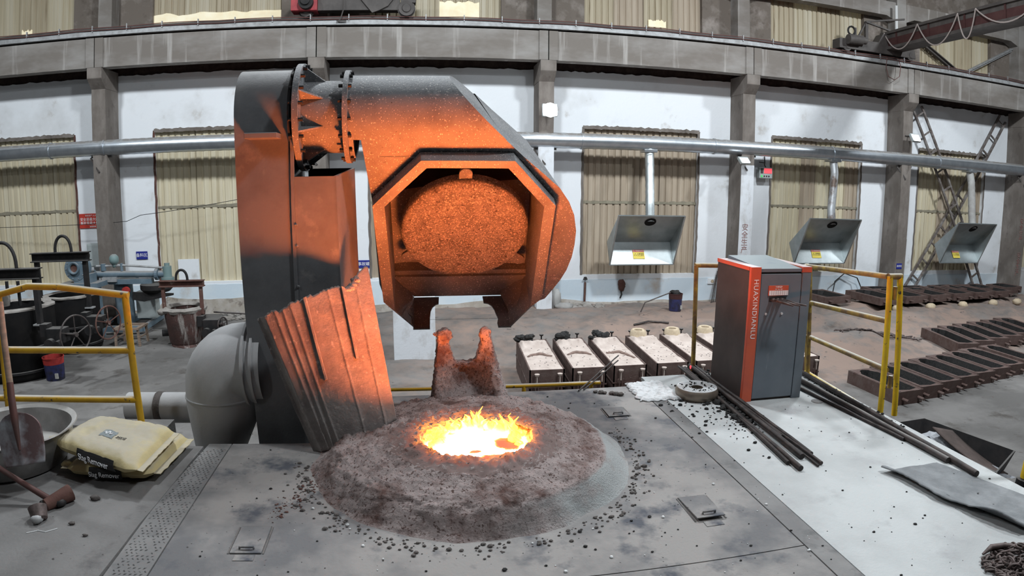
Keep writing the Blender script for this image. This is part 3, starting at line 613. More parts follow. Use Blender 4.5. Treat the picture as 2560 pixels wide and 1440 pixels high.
# loose crumbs of slag round the foot of the mound and over the deck
m = MB(); 
for k in range(420):
    a = random.uniform(-pi, .3); r = 1.0 + abs(random.gauss(0, .06))
    if abs(r - 1.03) > .2: continue
    p = FC + Vector((cos(a)*r, sin(a)*r, 0)); s = min(.016, abs(random.gauss(0, .0045)) + .002)
    m.lump((p.x, p.y, 2.0 + s*.4), s, k, 4, (1.2, 1, .7))
m.build('slag_crumbs', 'ash', None, kind='stuff')
tagset(bpy.data.objects['slag_crumbs'], 'dark slag crumbs scattered round the foot of the furnace mound', 'slag')
m = MB()
for k in range(340):
    x = random.uniform(-1.2, 3.4); y = random.uniform(1.6, 4.8)
    if (x - .3)**2 + (y - 3.68)**2 < 1.1: continue
    s = abs(random.gauss(0, .0035)) + .0015; m.lump((x, y, 2.001 + s*.4), s, k, 4, (1.2, 1, .6))
m.build('deck_grit', 'coal', None, kind='stuff'); tagset(bpy.data.objects['deck_grit'], 'dark grit strewn over the steel deck plates', 'grit')
m = MB()
for k in range(150):
    q = random.random(); x = -.78 + .16*q + random.gauss(0, .035); y = 3.05 + .35*q + random.gauss(0, .05); s = abs(random.gauss(0, .003)) + .001; m.lump((x, y, 2.001 + s*.4), s, k, 4, (1.4, 1, .6))
m.build('brown_crumbs', 'rusty_red', None, kind='stuff'); tagset(bpy.data.objects['brown_crumbs'], 'patch of reddish brown crumbs on the deck left of the furnace mound', 'crumbs')
m = MB()
for k in range(70):
    x = random.uniform(-1.0, 1.9); y = random.uniform(1.9, 3.2)
    if (x - .3)**2 + (y - 3.68)**2 < 1.06: continue
    s = random.choice((.003, .004, .004, .006, .009)); m.lump((x, y, 2.001 + s*.4), s, k, 4)
m.build('white_pebbles', 'white_grit', None, kind='stuff'); tagset(bpy.data.objects['white_pebbles'], 'small white pebbles lying on the deck before the furnace', 'pebbles')

# ------------------------------------------------------------------ tilting fume hood with octagonal mouth
T = radians(38); HO = Vector((.331, 4.30, 3.833))
hn = Vector((0, -cos(T), -sin(T))); hd = Vector((0, sin(T), -cos(T)))
def H(u, d, off): return HO + Vector((u, 0, 0)) + hd*d + hn*off
AX = Vector((0, 4.541, 4.15)); RN = .285
hood = thing('fume_hood', 'tilted steel fume hood with octagonal mouth lit orange above the furnace', 'fume hood', (.33, 4.54, 4.15))
OCT = [(-.303, 0), (.329, 0), (.665, .395), (.692, 1.41), (.47, 1.765), (-.38, 1.765), (-.615, 1.41), (-.645, .39)]
def inset(poly, dist):
    n = len(poly); r = []
    for i in range(n):
        p0, p1, p2 = Vector(poly[i - 1]), Vector(poly[i]), Vector(poly[(i + 1) % n])
        d1, d2 = (p1 - p0).normalized(), (p2 - p1).normalized()
        n1, n2 = Vector((-d1.y, d1.x)), Vector((-d2.y, d2.x)); di = dist[i] if isinstance(dist, list) else (dist, dist)
        # intersect offset lines
        a = p1 + n1*di[0]; b = p1 + n2*di[1]; cr = d1.x*d2.y - d1.y*d2.x
        t = ((b - a).x*d2.y - (b - a).y*d2.x)/cr if abs(cr) > 1e-6 else 0
        r.append(tuple(a + d1*t))
    return r
wd = [.062, .07, .085, .015, .012, .015, .085, .07]                        # rim width of edge i -> i+1
OIN = inset(OCT, [(wd[i - 1], wd[i]) for i in range(8)])
def ringpts(outer, inner, c, N=96):
    angs = sorted({round(2*pi*k/N - pi, 5) for k in range(N)} | {round(atan2(q - c[1], p - c[0]), 5) for p, q in outer + inner})
    def hitp(poly, a):
        dx, dy = cos(a), sin(a); best = 0
        for i in range(len(poly)):
            (x1, y1), (x2, y2) = poly[i], poly[(i + 1) % len(poly)]; x1 -= c[0]; y1 -= c[1]; x2 -= c[0]; y2 -= c[1]
            ex, ey = x2 - x1, y2 - y1; den = dx*ey - dy*ex
            if abs(den) < 1e-9: continue
            t = (x1*ey - y1*ex)/den; s = (x1*dy - y1*dx)/den
            if t > 0 and -1e-4 <= s <= 1.0001: best = max(best, t)
        return best
    return [(a, hitp(outer, a), hitp(inner, a)) for a in angs]
CT = (.02, .88)
OUTL = [(-.70, -.105), (.265, -.105), (.40, .03), (.53, .15), (.70, .31), (.79, .44), (.85, .57), (.892, .73), (.905, .88), (.905, 1.02), (.885, 1.17), (.85, 1.29), (.80, 1.41), (.75, 1.52), (.60, 1.60), (.47, 1.72), (-.38, 1.72), (-.615, 1.46), (-.645, 1.30), (-.652, .42)]
rp = ringpts(OUTL, OCT, CT, 120)
m = MB(); vs = []; ks = []; n = len(rp); NR = 7
for a, ro, ri in rp:
    ro = max(ro, ri*1.004)
    for j in range(NR):
        r = ri + (ro - ri)*(j/(NR - 1))**1.6; u, d = CT[0] + cos(a)*r, CT[1] + sin(a)*r
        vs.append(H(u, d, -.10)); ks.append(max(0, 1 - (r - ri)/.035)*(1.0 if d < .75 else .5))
m.add(vs, [(i*NR + j, ((i + 1) % n)*NR + j, ((i + 1) % n)*NR + j + 1, i*NR + j + 1) for i in range(n) for j in range(NR - 1)], ks)
m.build('front_plate', 'hood_steel', hood)
# shell behind the plate: cylinder along the top, tapering back and sides
def back_off(d): return -.10 - 2*RN + .26*sm(.55, 1.6, d)
def shrink(p, k): return (CT[0] + (p[0] - CT[0])*k, CT[1] + (p[1] - CT[1])*k)
m = MB(); side = OUTL[1:] ; nb = len(side); vs = []
for (u, d) in side:
    bo = back_off(d); ub = u - .30*(-.1 - bo)*(1 if u > 0 else 0); vs += [H(u, d, -.10), H(ub, d - .02, bo)]
m.add(vs, [(2*i, 2*i + 2, 2*i + 3, 2*i + 1) for i in range(nb - 1) if not (side[i][1] > 1.71 and side[i + 1][1] > 1.71)])
k = len(m.v); m.add([H(-.70, -.105, -.10), H(-.70, -.105, back_off(-.1))], []); m.f += [[2*nb - 2, k, k + 1, 2*nb - 1]]
m.f += [[2*i + 1 for i in range(nb)] + [k + 1]]
m.build('hood_shell', 'hood_steel', hood)
def axd(ph): return AX + (-hd*sin(ph) + hn*cos(ph))*RN                     # ph 0 = front tangent line, going up and over
m = MB(); vs = []; NP = 28
for k in range(NP + 1):
    ph = pi*k/NP; p = axd(ph); rel = p - HO; dd = rel.dot(hd); off = rel.dot(hn)
    ur = .375 + dd + .37*(off + .10)*.8
    vs += [Vector((-.42, p.y, p.z)), Vector((HO.x + ur, p.y, p.z))]
m.add(vs, [(2*i, 2*i + 2, 2*i + 3, 2*i + 1) for i in range(NP)]); m.f.append([2*i + 1 for i in range(NP + 1)])
m.build('top_cylinder', 'hood_steel', hood, smooth=30)
m = MB(); m.add([H(-.60, .035, -.097), H(.395, .035, -.097), H(.395, .047, -.094), H(-.60, .047, -.094)], [(0, 1, 2, 3)]); m.build('weld_seam', 'hood_steel', hood)
# octagonal frame
def band(mb, pa, oa, pb, ob, edges=None, closed=True):
    n = len(pa)
    for i in (edges if edges is not None else range(n)):
        j = (i + 1) % n; mb.add([H(*pa[i], oa), H(*pa[j], oa), H(*pb[j], ob), H(*pb[i], ob)], [(0, 1, 2, 3)])
m = MB(); band(m, OCT, -.12, OCT, 0, [0, 1, 2, 6, 7]); band(m, OCT, 0, OIN, 0, [0, 1, 2, 6, 7]); m.build('octagonal_rim', 'hood_steel', hood)
DEEP = -.36; DEEP2 = -.60
m = MB(); band(m, OIN, 0, OIN, DEEP2, [0, 1, 2, 6, 7]); m.build('inner_wall', 'hood_steel', hood)
m = MB(); m.add([H(p, q, DEEP2) for p, q in OIN], [tuple(range(8))]); m.build('back_plate', 'lid_shadow', hood)  # the lid's shadow is put into the plate's black colour
m = MB(); lo_ = [(-.585, 1.42), (.66, 1.42), OIN[3], OIN[4], OIN[5], OIN[6]]; m.prism(lo_, H, DEEP2 + .01, DEEP); m.build('lower_step', 'hood_steel', hood)
m = MB(); m.obox(H(.06, 1.475, DEEP + .012), (1.20, .012, .03), Matrix((Vector((1, 0, 0)), hd, hn)).transposed()); m.build('seam_bar', 'hood_steel', hood)
for e in (3, 5):                                                           # lower 45 degree flaps
    m = MB(); j = (e + 1) % 8
    a0, a1 = OCT[e], OCT[j]; m.add([H(*a0, -.02), H(*a1, 0), H(*a1, DEEP), H(*a0, DEEP)], [(0, 1, 2, 3)]); m.build('corner_flap', 'hood_steel', hood, solid=.014)
# bottom plate with the pouring notch
NL, NRt = -.236, .353
def notch(s):
    pts = [(NL if s < 0 else NRt, 0)]
    return pts
bot = [(-.38, 0), (NL, 0), (NL + .004, -.13), (NL + .012, -.20), (NL + .03, -.245), (NL + .06, -.275), (NL + .085, -.285), (NL + .09, DEEP), (-.38, DEEP)]
bot2 = [(.47, 0), (NRt + .005, 0), (NRt, -.05), (NRt + .012, -.10), (NRt - .002, -.15), (NRt - .012, -.20), (NRt - .03, -.245), (NRt - .06, -.275), (NRt - .10, -.285), (NRt - .105, DEEP), (.47, DEEP)]
for bb in (bot, bot2):
    m = MB(); m.prism(bb, lambda p, q, h: H(p, 1.765 + h, q), 0, .014); m.build('notched_bottom', 'hood_steel', hood)
# refractory lid inside the mouth
LC = (.046, .885); LR = .505
def lidpoly(R, cut):
    pts = []
    for k in range(97):
        a = pi/2 + radians(15.5) + (2*pi - radians(31))*k/96; pts.append((LC[0] + R*cos(a), LC[1] + R*sin(a)))
    y = LC[1] + R*cos(radians(15.5)); dx = R*sin(radians(15.5))
    return pts + [(LC[0] + dx - .03, LC[1] + .505 - cut), (LC[0] - dx + .03, LC[1] + .505 - cut)]
m = MB(); layers = [(LR, DEEP + .005), (LR, DEEP + .085), (LR - .012, DEEP + .105), (LR - .035, DEEP + .118), (LR - .055, DEEP + .120)]
vs = []; ps = [lidpoly(R, .065) for R, o in layers]; n = len(ps[0])
for (R, o), p in zip(layers, ps): vs += [H(u, d, o) for u, d in p]
fs = [(l*n + i, l*n + (i + 1) % n, (l + 1)*n + (i + 1) % n, (l + 1)*n + i) for l in range(len(layers) - 1) for i in range(n)]
m.add(vs, fs); m.build('lid_ring', 'refractory', hood, smooth=40)
m = MB()                                                                   # scaly refractory face
def face(i, j):
    a = 2*pi*i; R = LR - .055; r = R*j; u = LC[0] + r*cos(a); d = LC[1] + r*sin(a); d = min(d, LC[1] + .44 + .003)
    return H(u, d, DEEP + .120 - .012*sm(1, .9, j) + .007*fbm(u*9, d*9) + .004*fbm(u*40, d*40) - .03*math.exp(-((u - .06)/.035)**2 - ((d - .98)/.025)**2))
m.grid(120, 44, face); m.build('lid_face', 'refractory', hood, smooth=180, label='scaly refractory face of the lid')
for (u, d, a) in ((.03, .375, -pi/2), (-.385, 1.17, pi - radians(35)), (.49, 1.22, radians(38))):
    m = MB(); w = .05; pts = [(-.06, -w), (.035, -w)] + [(.035 + w*cos(q), w*sin(q)) for q in [(-pi/2 + pi*k/10) for k in range(1, 10)]] + [(.035, w), (-.06, w)]
    m.prism(pts, lambda p, q, h: H(u + p*cos(a) - q*sin(a), d + p*sin(a) + q*cos(a), h), DEEP + .04, DEEP + .065); m.build('lid_lug', 'hood_steel', hood, bevel=.004)
# neck, flanges, bolts and gussets on the tilting axis (along X)
def ringx(x0, x1, r0, r1, nm, n=48):
    mb = MB(); mb.lathe([(r0, x0), (r1, x0), (r1, x1), (r0, x1)], AX, (1, 0, 0), n, closed=True); return mb.build(nm, 'hood_steel', hood, smooth=40)
m = MB(); m.lathe([(RN - .035, -.80), (RN - .035, -.46)], AX, (1, 0, 0), 48); m.build('neck', 'hood_steel', hood, smooth=60)
m = MB(); m.lathe([(RN, -.46), (RN, -.42)], AX, (1, 0, 0), 48); m.build('collar', 'hood_steel', hood, smooth=60)
f2 = ringx(-.485, -.452, RN - .05, .322, 'flange'); f1 = ringx(-.805, -.765, RN - .05, .372, 'flange')
def bolts(fl, x0, x1, R, nb):
    for k in range(nb):
        a = 2*pi*k/nb + .13; c = AX + Vector((0, cos(a)*R, sin(a)*R)); mb = MB()
        mb.cyl((x0, c.y, c.z), (x1, c.y, c.z), .013, n=6); mb.build('bolt', 'black_steel', fl)
bolts(f2, -.515, -.43, .300, 16); bolts(f1, -.83, -.735, .350, 20)
for k in range(8):
    a = 2*pi*k/8 + .35; er = Vector((0, cos(a), sin(a))); et = Vector((0, -sin(a), cos(a))); mb = MB()
    p = [AX + er*(RN - .04) + Vector((-.765, 0, 0)), AX + er*.36 + Vector((-.765, 0, 0)), AX + er*(RN - .035) + Vector((-.62, 0, 0))]
    mb.add([q + et*s*.006 for s in (-1, 1) for q in p], [(0, 1, 2), (5, 4, 3), (0, 3, 4, 1), (1, 4, 5, 2), (2, 5, 3, 0)]); mb.build('gusset', 'hood_steel', hood)

# ------------------------------------------------------------------ fume riser duct beside the furnace
riser = thing('fume_riser_duct', 'tall grey steel fume duct with rounded head behind the leaning plate', 'duct', (-.9, 4.54, 2))
FY, BY = AX.y - RN, AX.y + RN
m = MB(); sec = [(FY, 1.72)] + [(FY, 4.15)] + [(AX.y - RN*cos(pi*k/24), 4.15 + (RN + .045)*sin(pi*k/24)) for k in range(1, 24)] + [(BY, 4.15), (BY, 1.72)]
m.prism(sec, lambda p, q, h: (h + (.045 if h < -1 else .03)*max(0, (4.15 - q))/2.4, p, q), -1.205, -.838); m.build('duct_box', 'duct_steel', riser, smooth=25)
m = MB(); m.prism([(-1.10, 3.985), (-.885, 3.985), (-.885, 4.02), (-1.10, 4.02)], lambda p, q, h: (p, h, q), FY - .15, FY); m.build('ledge', 'duct_steel', riser, bevel=.004)
m = MB(); m.lathe([(RN - .03, -.838), (RN + .058, -.838), (RN + .058, -.822), (RN - .03, -.822)], AX, (1, 0, 0), 48, closed=True); m.build('end_ring', 'black_steel', riser, smooth=40)
m = MB(); m.lathe([(RN - .045, -.825), (RN - .045, -.80)], AX, (1, 0, 0), 40); m.build('swivel_gap', 'ladle_black', riser, smooth=60)
m = MB(); m.prism([(-.805, 1.72), (-.805, 3.738), (-.545, 3.738), (-.505, 1.72)], lambda p, q, h: (p, h, q), FY, FY + .02); m.build('housing_front', 'duct_steel', riser)
m = MB(); m.add([(-.545, FY, 3.738), (-.505, FY, 1.72), (-.435, BY, 1.72), (-.475, BY, 3.80)], [(0, 1, 2, 3)]); m.build('housing_side', 'duct_steel', riser, solid=.015)
m = MB(); m.add([(-.805, BY, 1.72), (-.435, BY, 1.72), (-.475, BY, 3.80), (-.805, BY, 3.80)], [(0, 1, 2, 3)]); m.build('housing_back', 'ladle_black', riser, solid=.01)
m = MB(); m.box(-.828, -.806, FY - .012, FY + .01, 1.72, 4.0); m.build('corner_angle', 'duct_steel', riser)
for k in range(7): MB().lump((-.80, FY - .012, 2.2 + k*.21 + .05*sin(k*3)), .012, k, 4).build('weld_bead', 'duct_steel', riser)
EL = Vector((0, 4.47, 2.43))
m = MB(); m.lathe([(.295, -1.20), (.295, -1.10)], EL, (1, 0, 0), 40); m.build('base_pipe', 'dusty_pipe', riser, smooth=60)
m = MB(); m.lathe([(.295, -.82), (.295, -.50)], EL, (1, 0, 0), 40); m.build('base_pipe', 'duct_steel', riser, smooth=60)
for x in (-1.225, -1.165): 
    m = MB(); m.lathe([(.285, x), (.318, x), (.318, x + .018), (.285, x + .018)], EL, (1, 0, 0), 40, closed=True); m.build('joint_ring', 'dusty_pipe', riser, smooth=40)
m = MB(); vs = []; n = 40                                                  # mitred bend: horizontal to straight down
cuts = [((-1.19, 2.43), 0)] + [((-1.27 - .16*sin(pi/2*q/8), 2.27 + .16*cos(pi/2*q/8)), pi/2*q/8) for q in range(9)] + [((-1.435, 2.15), pi/2), ((-1.50, 1.78), pi/2)]
for (cx, cz), a in cuts:
    for k in range(n):
        q = 2*pi*k/n; s = .292; ex = Vector((-sin(a), 0, cos(a))); s *= .62 if cz < 1.9 else 1
        vs.append(Vector((cx, 4.47, cz)) + ex*s*sin(q) + Vector((0, 1, 0))*.292*cos(q))
m.add(vs, [(l*n + i, l*n + (i + 1) % n, (l + 1)*n + (i + 1) % n, (l + 1)*n + i) for l in range(len(cuts) - 1) for i in range(n)])
m.build('base_elbow', 'dusty_pipe', riser, smooth=50)
m = MB(); m.lathe([(.292, 0), (.299, .004), (.299, .012), (.292, .016)], (-1.432, 4.47, 2.20), (0, 0, 1), 40); m.build('seam_ring', 'dusty_pipe', riser, smooth=40)
lp = thing('floor_pipe', 'grey dusty pipe lying behind the bags beside the yellow railing', 'pipe', (-1.9, 4.5, 1.95))
m = MB(); m.lathe([(.12, -2.33), (.12, -1.60)], (0, 4.72, 2.0), (1, 0, 0), 24); m.build('pipe', 'dusty_pipe', lp, smooth=60)
m = MB(); m.lathe([(.118, -2.09), (.132, -2.08), (.13, -2.04), (.118, -2.03)], (0, 4.72, 2.0), (1, 0, 0), 24, jit=.05); m.build('wrap', 'ash', lp, smooth=60)
MB().box(-2.25, -2.1, 4.6, 4.84, 0, 1.9).build('support', 'black_steel', lp)

# ------------------------------------------------------------------ ribbed lining plate leaning on the duct
pan_ = thing('furnace_lining_plate', 'ribbed curved steel plate glowing orange and leaning on the duct', 'plate', (-.5, 4.0, 2))
pTL, pTR, pBL, pBR = V(-.975, 3.96, 2.875), V(-.322, 4.225, 3.09), V(-.645, 3.82, 2.02), V(-.155, 3.80, 2.235)
pn = (pTR - pBL).cross(pTL - pBR).normalized()
if pn.y > 0: pn = -pn
def pl(u, v):
    top = pTL.lerp(pTR, u); bot = pBL.lerp(pBR, u)
    jag = .02*fbm(u*9, 1) + .012*fbm(u*40, 2) + .055*sm(.80, .97, u) - .035*math.exp(-((u - .77)/.07)**2) - .05*sm(.0, .35, .35 - u)*0
    top = top + (top - bot).normalized()*jag; bot = bot + Vector((0, 0, -.035*sin(pi*u)))
    g = sum(.007*math.exp(-((u - c)/.012)**2) for c in (.10, .17, .25, .60, .86)) 
    return bot.lerp(top, v) + pn*(.075*sin(pi*min(1, u*.96 + .02)) + g + .003*fbm(u*8, v*12))
m = MB(); m.grid(110, 60, pl); m.build('plate', 'panel_steel', pan_, smooth=180, solid=.016)
def rib(u0, u1, v0, h):
    mb = MB(); n = 30; vs = []
    for k in range(n + 1):
        v = v0 + (1.0 - v0)*k/n; w = .011
        for du, hh in ((-1.6, 0), (-.8, h), (.8, h), (1.6, 0)): vs.append(pl((u0 + (u1 - u0)*(1 - v)) + du*w, v) + pn*(hh + .001))
    mb.add(vs, [(4*k + q, 4*k + q + 1, 4*k + 5 + q, 4*k + 4 + q) for k in range(n) for q in range(3)] + [(0, 1, 2, 3)]); mb.build('rib', 'panel_steel', pan_)
rib(.385, .33, .45, .02); rib(.735, .70, .50, .016); rib(.735, .70, .62, .02)
m = MB(); vs = []                                                          # folded lip along the left edge
for k in range(31):
    v = k/30; p = pl(0.0, v); vs += [p, p + Vector((-.012, .02, -.01)), p + Vector((-.045, .055, -.02)) + pn*.012*fbm(v*5, 3), p + Vector((-.06, .05, -.028))]
m.add(vs, [(4*k + q, 4*k + q + 1, 4*k + 5 + q, 4*k + 4 + q) for k in range(30) for q in range(3)]); m.build('folded_lip', 'panel_steel', pan_, solid=.006)
m = MB()
for k in range(5): m.lump(pl(.74 + .03*k, .985) + pn*.004 + Vector((0, .02, -.012)), .028, k, 6, (1.3, .8, .7))
m.build('crust', 'slag', pan_, smooth=180)

# ------------------------------------------------------------------ ventilation pipe along the wall with three extraction hoods
YP, ZPI = 17.0, 4.80; RP = .205
def px(x): return x*YP/16.7                                                 # positions were paced out on the plane of the beams
pipe = thing('ventilation_pipe', 'long galvanised ventilation pipe running along the white wall', 'pipe', (3, YP, ZPI))
cuts = [-14.0, -10.1, -8.45, -4.6, -.6, 2.3, 4.42, 8.35, 12.45, 16.9, 21.5, 26.5]
for a, b in zip(cuts, cuts[1:]):
    m = MB(); n = max(6, int((b - a)/.12)); prof = []
    for k in range(n + 1): prof += [(RP + (.006 if k % 2 else 0), a + (b - a)*k/n)]
    m.lathe(prof, (0, YP, ZPI), (1, 0, 0), 28); m.build('section', 'galvanised', pipe, smooth=60)
    m = MB(); m.lathe([(RP, a - .03), (RP + .022, a - .025), (RP + .022, a + .025), (RP, a + .03)], (0, YP, ZPI), (1, 0, 0), 28); m.build('joint_ring', 'galvanised', pipe, smooth=40)
for x in COLX[1:]:
    for s in (-1,):
        m = MB(); m.bar((x - .3, YP + .02, ZPI - RP - .03), (x + .3, YP + .02, ZPI - RP - .03), .06, .05); m.bar((x - .32, YP, ZPI - RP - .05), (x - .02, YC - .02, ZPI - RP - .45), .04, .04); m.build('bracket', 'crane_grey', pipe)
HOODS = [(6.27, 'galvanised_clean', 'clean'), (12.10, 'galvanised_rusty', 'rusty'), (18.15, 'galv_dusty', 'dusty')]
BX = [6.36, 12.5, 18.48]; HX = [6.19, 12.10, 18.15]
for k, ((_, bmat, word), bx, hx) in enumerate(zip(HOODS, BX, HX)):
    m = MB(); pts = [Vector((bx, YP, ZPI - .1)), Vector((bx, YP - .05, 4.45)), Vector((bx - .02, YP - .14, 4.2)), Vector((hx + .05, 16.50, 3.1)), Vector((hx + .03, 16.40, 2.64))]
    nn = 46; path = []; rr = []
    for q in range(nn + 1):
        t = q/nn*(len(pts) - 1); i = min(int(t), len(pts) - 2); path.append(pts[i].lerp(pts[i + 1], t - i)); rr.append(.122 + (.009 if q % 2 and k != 1 else 0))
    m.tube(path, rr, 18, caps=False); m.build('branch', bmat, pipe, smooth=60, label='%s branch pipe dropping to a hood' % word)
    m = MB(); m.box(bx - .19, bx + .19, YP - .19, YP + .19, ZPI - RP - .05, ZPI - RP + .03); m.build('branch_saddle', 'galvanised', pipe, bevel=.01)
    for q in (5, 44):
        m = MB(); d = (path[q] - path[q - 1]).normalized(); m.lathe([(.12, -.02), (.142, -.015), (.142, .015), (.12, .02)], path[q], d, 18); m.build('clamp', 'galvanised_clean', pipe, smooth=40)
for k, hx in enumerate(HX):
    lab = ['galvanised extraction hood with warning sticker before the brown sheeted window', 'galvanised extraction hood with dark inside half hidden behind the orange and grey cabinet', 'galvanised extraction hood in front of the crossed lattice braces'][k]
    h = thing('extraction_hood', lab, 'hood', (hx, 16.6, 2.1), 'galvanised extraction hoods on the wall')
    w = .945; tilt = [.0, .0, 0][k]
    T_, K_, B_ = (16.15, 2.83), (17.18, 2.02), (16.86, 1.42)
    def P(s, yz): return Vector((hx + s*w, yz[0], yz[1]))
    m = MB(); m.add([P(-1, T_), P(1, T_), P(1, K_), P(-1, K_)], [(0, 1, 2, 3)]); m.build('upper_panel', 'galvanised_clean', h, solid=.012)
    m = MB(); m.add([P(-1, K_), P(1, K_), P(1, B_), P(-1, B_)], [(0, 1, 2, 3)]); m.build('lower_panel', 'galvanised_clean', h, solid=.012)
    for s in (-1, 1):
        m = MB(); m.add([P(s, T_), P(s, K_), P(s, B_)], [(0, 1, 2)]); m.build('side_panel', 'galvanised_clean', h, solid=.012)
    m = MB()
    for a, b in ((P(-1, T_), P(1, T_)), (P(1, T_), P(1, B_)), (P(1, B_), P(-1, B_)), (P(-1, B_), P(-1, T_))): m.bar(a, b, .045, .03)
    m.build('rim', 'galvanised_clean', h)
    d = Vector((0, 1.03, -.81)).normalized(); c = Vector((hx + .03, 16.38, 2.65)); nrm = Vector((0, -.81, -1.03)).normalized()
    m = MB(); m.cyl(c + nrm*.02, c + nrm*.003, .16, n=24); m.build('outlet', 'ladle_black', h)
    e = (Vector((0, K_[0], K_[1])) - Vector((0, B_[0], B_[1]))).normalized(); M3 = Matrix((Vector((1, 0, 0)), e, Vector((1, 0, 0)).cross(e))).transposed(); nz = Vector((1, 0, 0)).cross(e)
    c = Vector((hx - .06, (K_[0] + B_[0])/2 - .02, (K_[1] + B_[1])/2 - .03)) + nz*.022
    st = MB(); st.obox(c, (.34, .27, .004), M3); sto = st.build('warning_sticker', 'sticker_yellow', h)
    m = MB(); m.obox(c + e*.10 + nz*.002, (.34, .07, .004), M3); m.build('sticker_header', 'sticker_red', sto)
    text('warning_word', '\u26a0 WARNING', .052, c + e*.10 + nz*.0055, M3, 'white_print', sto)
    text('warning_text', '\u6ce8\u610f\u9ad8\u6e29\n\u5c0f\u5fc3\u70eb\u4f24', .050, c + e*-.02 + nz*.0035 + Vector((.05, 0, 0)), M3, 'black_print', sto)
    m = MB(); a = c + nz*.004 - Vector((.10, 0, 0)) - e*.02
    for (p, q) in ((90, 210), (210, 330), (330, 90)):
        r = .045; A = a + Vector((cos(radians(p))*r, 0, 0)) + e*sin(radians(p))*r; B = a + Vector((cos(radians(q))*r, 0, 0)) + e*sin(radians(q))*r; m.bar(A, B, .007, .003)
    m.build('warning_triangle', 'black_print', sto)

# ------------------------------------------------------------------ wall fittings
def floodlight(x, y, z, glass, lab, tilt, r):
    f = thing('floodlight', lab, 'light', (x, y, z), 'floodlights on the columns')
    M = Matrix.Rotation(tilt, 3, 'X'); c = Vector((x, y, z))
    m = MB(); m.obox(c + Vector((0, .05, 0)), (r*2 + .06, .09, r*1.6 + .06), M); m.build('housing', 'grey_box', f, bevel=.015)
    m = MB()
    if r > .16: m.cyl(c + M @ Vector((0, .01, 0)), c + M @ Vector((0, -.03, 0)), r*1.1, n=28)
    else: m.obox(c + M @ Vector((0, -.004, 0)), (r*2, .03, r*1.6), M)
    m.build('lens', glass, f, bevel=.012)
    m = MB(); m.bar((x, y + .1, z - .02), (x, YC - .025, z + .08), .04, .04); m.bar((x - .12, YC - .025, z + .08), (x + .12, YC - .025, z + .08), .02, .03); m.build('bracket', 'crane_grey', f)
floodlight(3.43, 16.45, 5.55, 'lamp_glass', 'dazzling white floodlight high on the column right of the fume hood', radians(-8), .17)
floodlight(9.15, 16.6, 4.42, 'lamp_glass_dim', 'lit floodlight under the ventilation pipe on the grey column', radians(-52), .13)
floodlight(15.42, 16.5, 5.48, 'lamp_glass_dim', 'angled floodlight at the column beside the top of the lattice brace', radians(-35), .15)

def sign(nm, lab, x0, x1, z0, z1, mt, lines, y=YW - .03, cat='sign'):
    s = thing(nm, lab, cat, ((x0 + x1)/2, y, z0))
    MB().box(x0, x1, y, y + .015, z0, z1).build('board', mt, s)
    for body, size, dz in lines: text('lettering', body, size, ((x0 + x1)/2, y - .003, z0 + (z1 - z0)*dz), FACE, 'white_print', s, ext=.001)
    return s
sign('slogan_sign', 'red slogan sign with white lettering on the white wall beside the sheeted window', -9.70, -8.86, 2.62, 3.03, 'sign_red',
     [('\u5b89\u5168\u751f\u4ea7 \u4eba\u4eba\u6709\u8d23', .055, .86), ('\u5b89\u5168\u662f\u6700\u5927\u7684\u8282\u7ea6', .098, .60), ('\u4e8b\u6545\u662f\u6700\u5927\u7684\u6d6a\u8d39', .098, .34), ('\u52a0\u5f3a\u7ba1\u7406', .05, .10)])
sign('area_sign', 'small blue area sign on the wall above the blue mixer arm', -8.0, -7.66, 1.70, 1.92, 'sign_blue', [('\u5907\u6599\u533a', .115, .5)])
sign('area_sign', 'small blue sign half hidden behind the tip of the leaning plate', -1.66, -1.33, 1.33, 1.54, 'sign_blue', [('\u4e8b\u6545\u7f50', .11, .5)])
sign('column_sign', 'small violet-blue sign low on the column beside the lattice brace', 15.27, 15.50, 1.22, 1.40, 'sign_blue', [('\u9020\u578b\u533a', .075, .5)], YC - .02)
eb = thing('electrical_box', 'pale grey electrical box on the wall beside the dark column', 'box', (-9.2, 17.6, 1.6))
m = MB(); m.box(-9.36, -8.78, 17.35, YW, 1.55, 2.20); m.build('body', 'grey_box', eb, bevel=.01)
MB().box(-9.33, -8.81, 17.335, 17.352, 1.58, 2.17).build('door', 'grey_box', eb, bevel=.006)
MB().box(-9.29, -9.27, 17.32, 17.336, 1.85, 1.93).build('lock', 'black_print', eb)
dp = thing('display_box', 'small crane load display box with red digits hanging beside the column', 'display', (10.35, 17.5, 3.9))
MB().box(10.12, 10.58, 17.42, 17.56, 3.95, 4.28).build('body', 'grey_box', dp, bevel=.012)
MB().box(10.28, 10.55, 17.41, 17.425, 4.10, 4.25).build('screen', 'led_red', dp)
MB().box(10.16, 10.25, 17.41, 17.425, 4.10, 4.25).build('panel', 'crane_grey', dp)
MB().box(10.17, 10.23, 17.41, 17.425, 3.98, 4.05).build('green_button', 'led_green', dp)
for k in range(3): MB().cyl((10.29 + k*.08, 17.425, 4.015), (10.29 + k*.08, 17.408, 4.015), .022, n=10).build('button', 'black_print', dp)
m = MB(); m.tube([(10.38, 17.5, 4.28), (10.36, 17.55, 4.36), (10.4, 17.6, 4.42), (10.42, 17.66, 4.62)], .018, 6); m.tube([(10.4, 17.6, 4.42), (10.2, 17.6, 4.44)], .015, 6); m.build('hanger', 'crane_grey', dp)
sk = thing('junction_box', 'square white junction box low on the pale blue dado', 'box', (8.78, YW, .8))
MB().box(8.64, 8.94, YW - .05, YW, .70, .88).build('box', 'plaster', sk, bevel=.01)
m = MB(); m.cyl((8.79, YW - .05, .79), (8.79, YW - .062, .79), .05, n=14); m.build('knockout', 'cup_sand', sk)
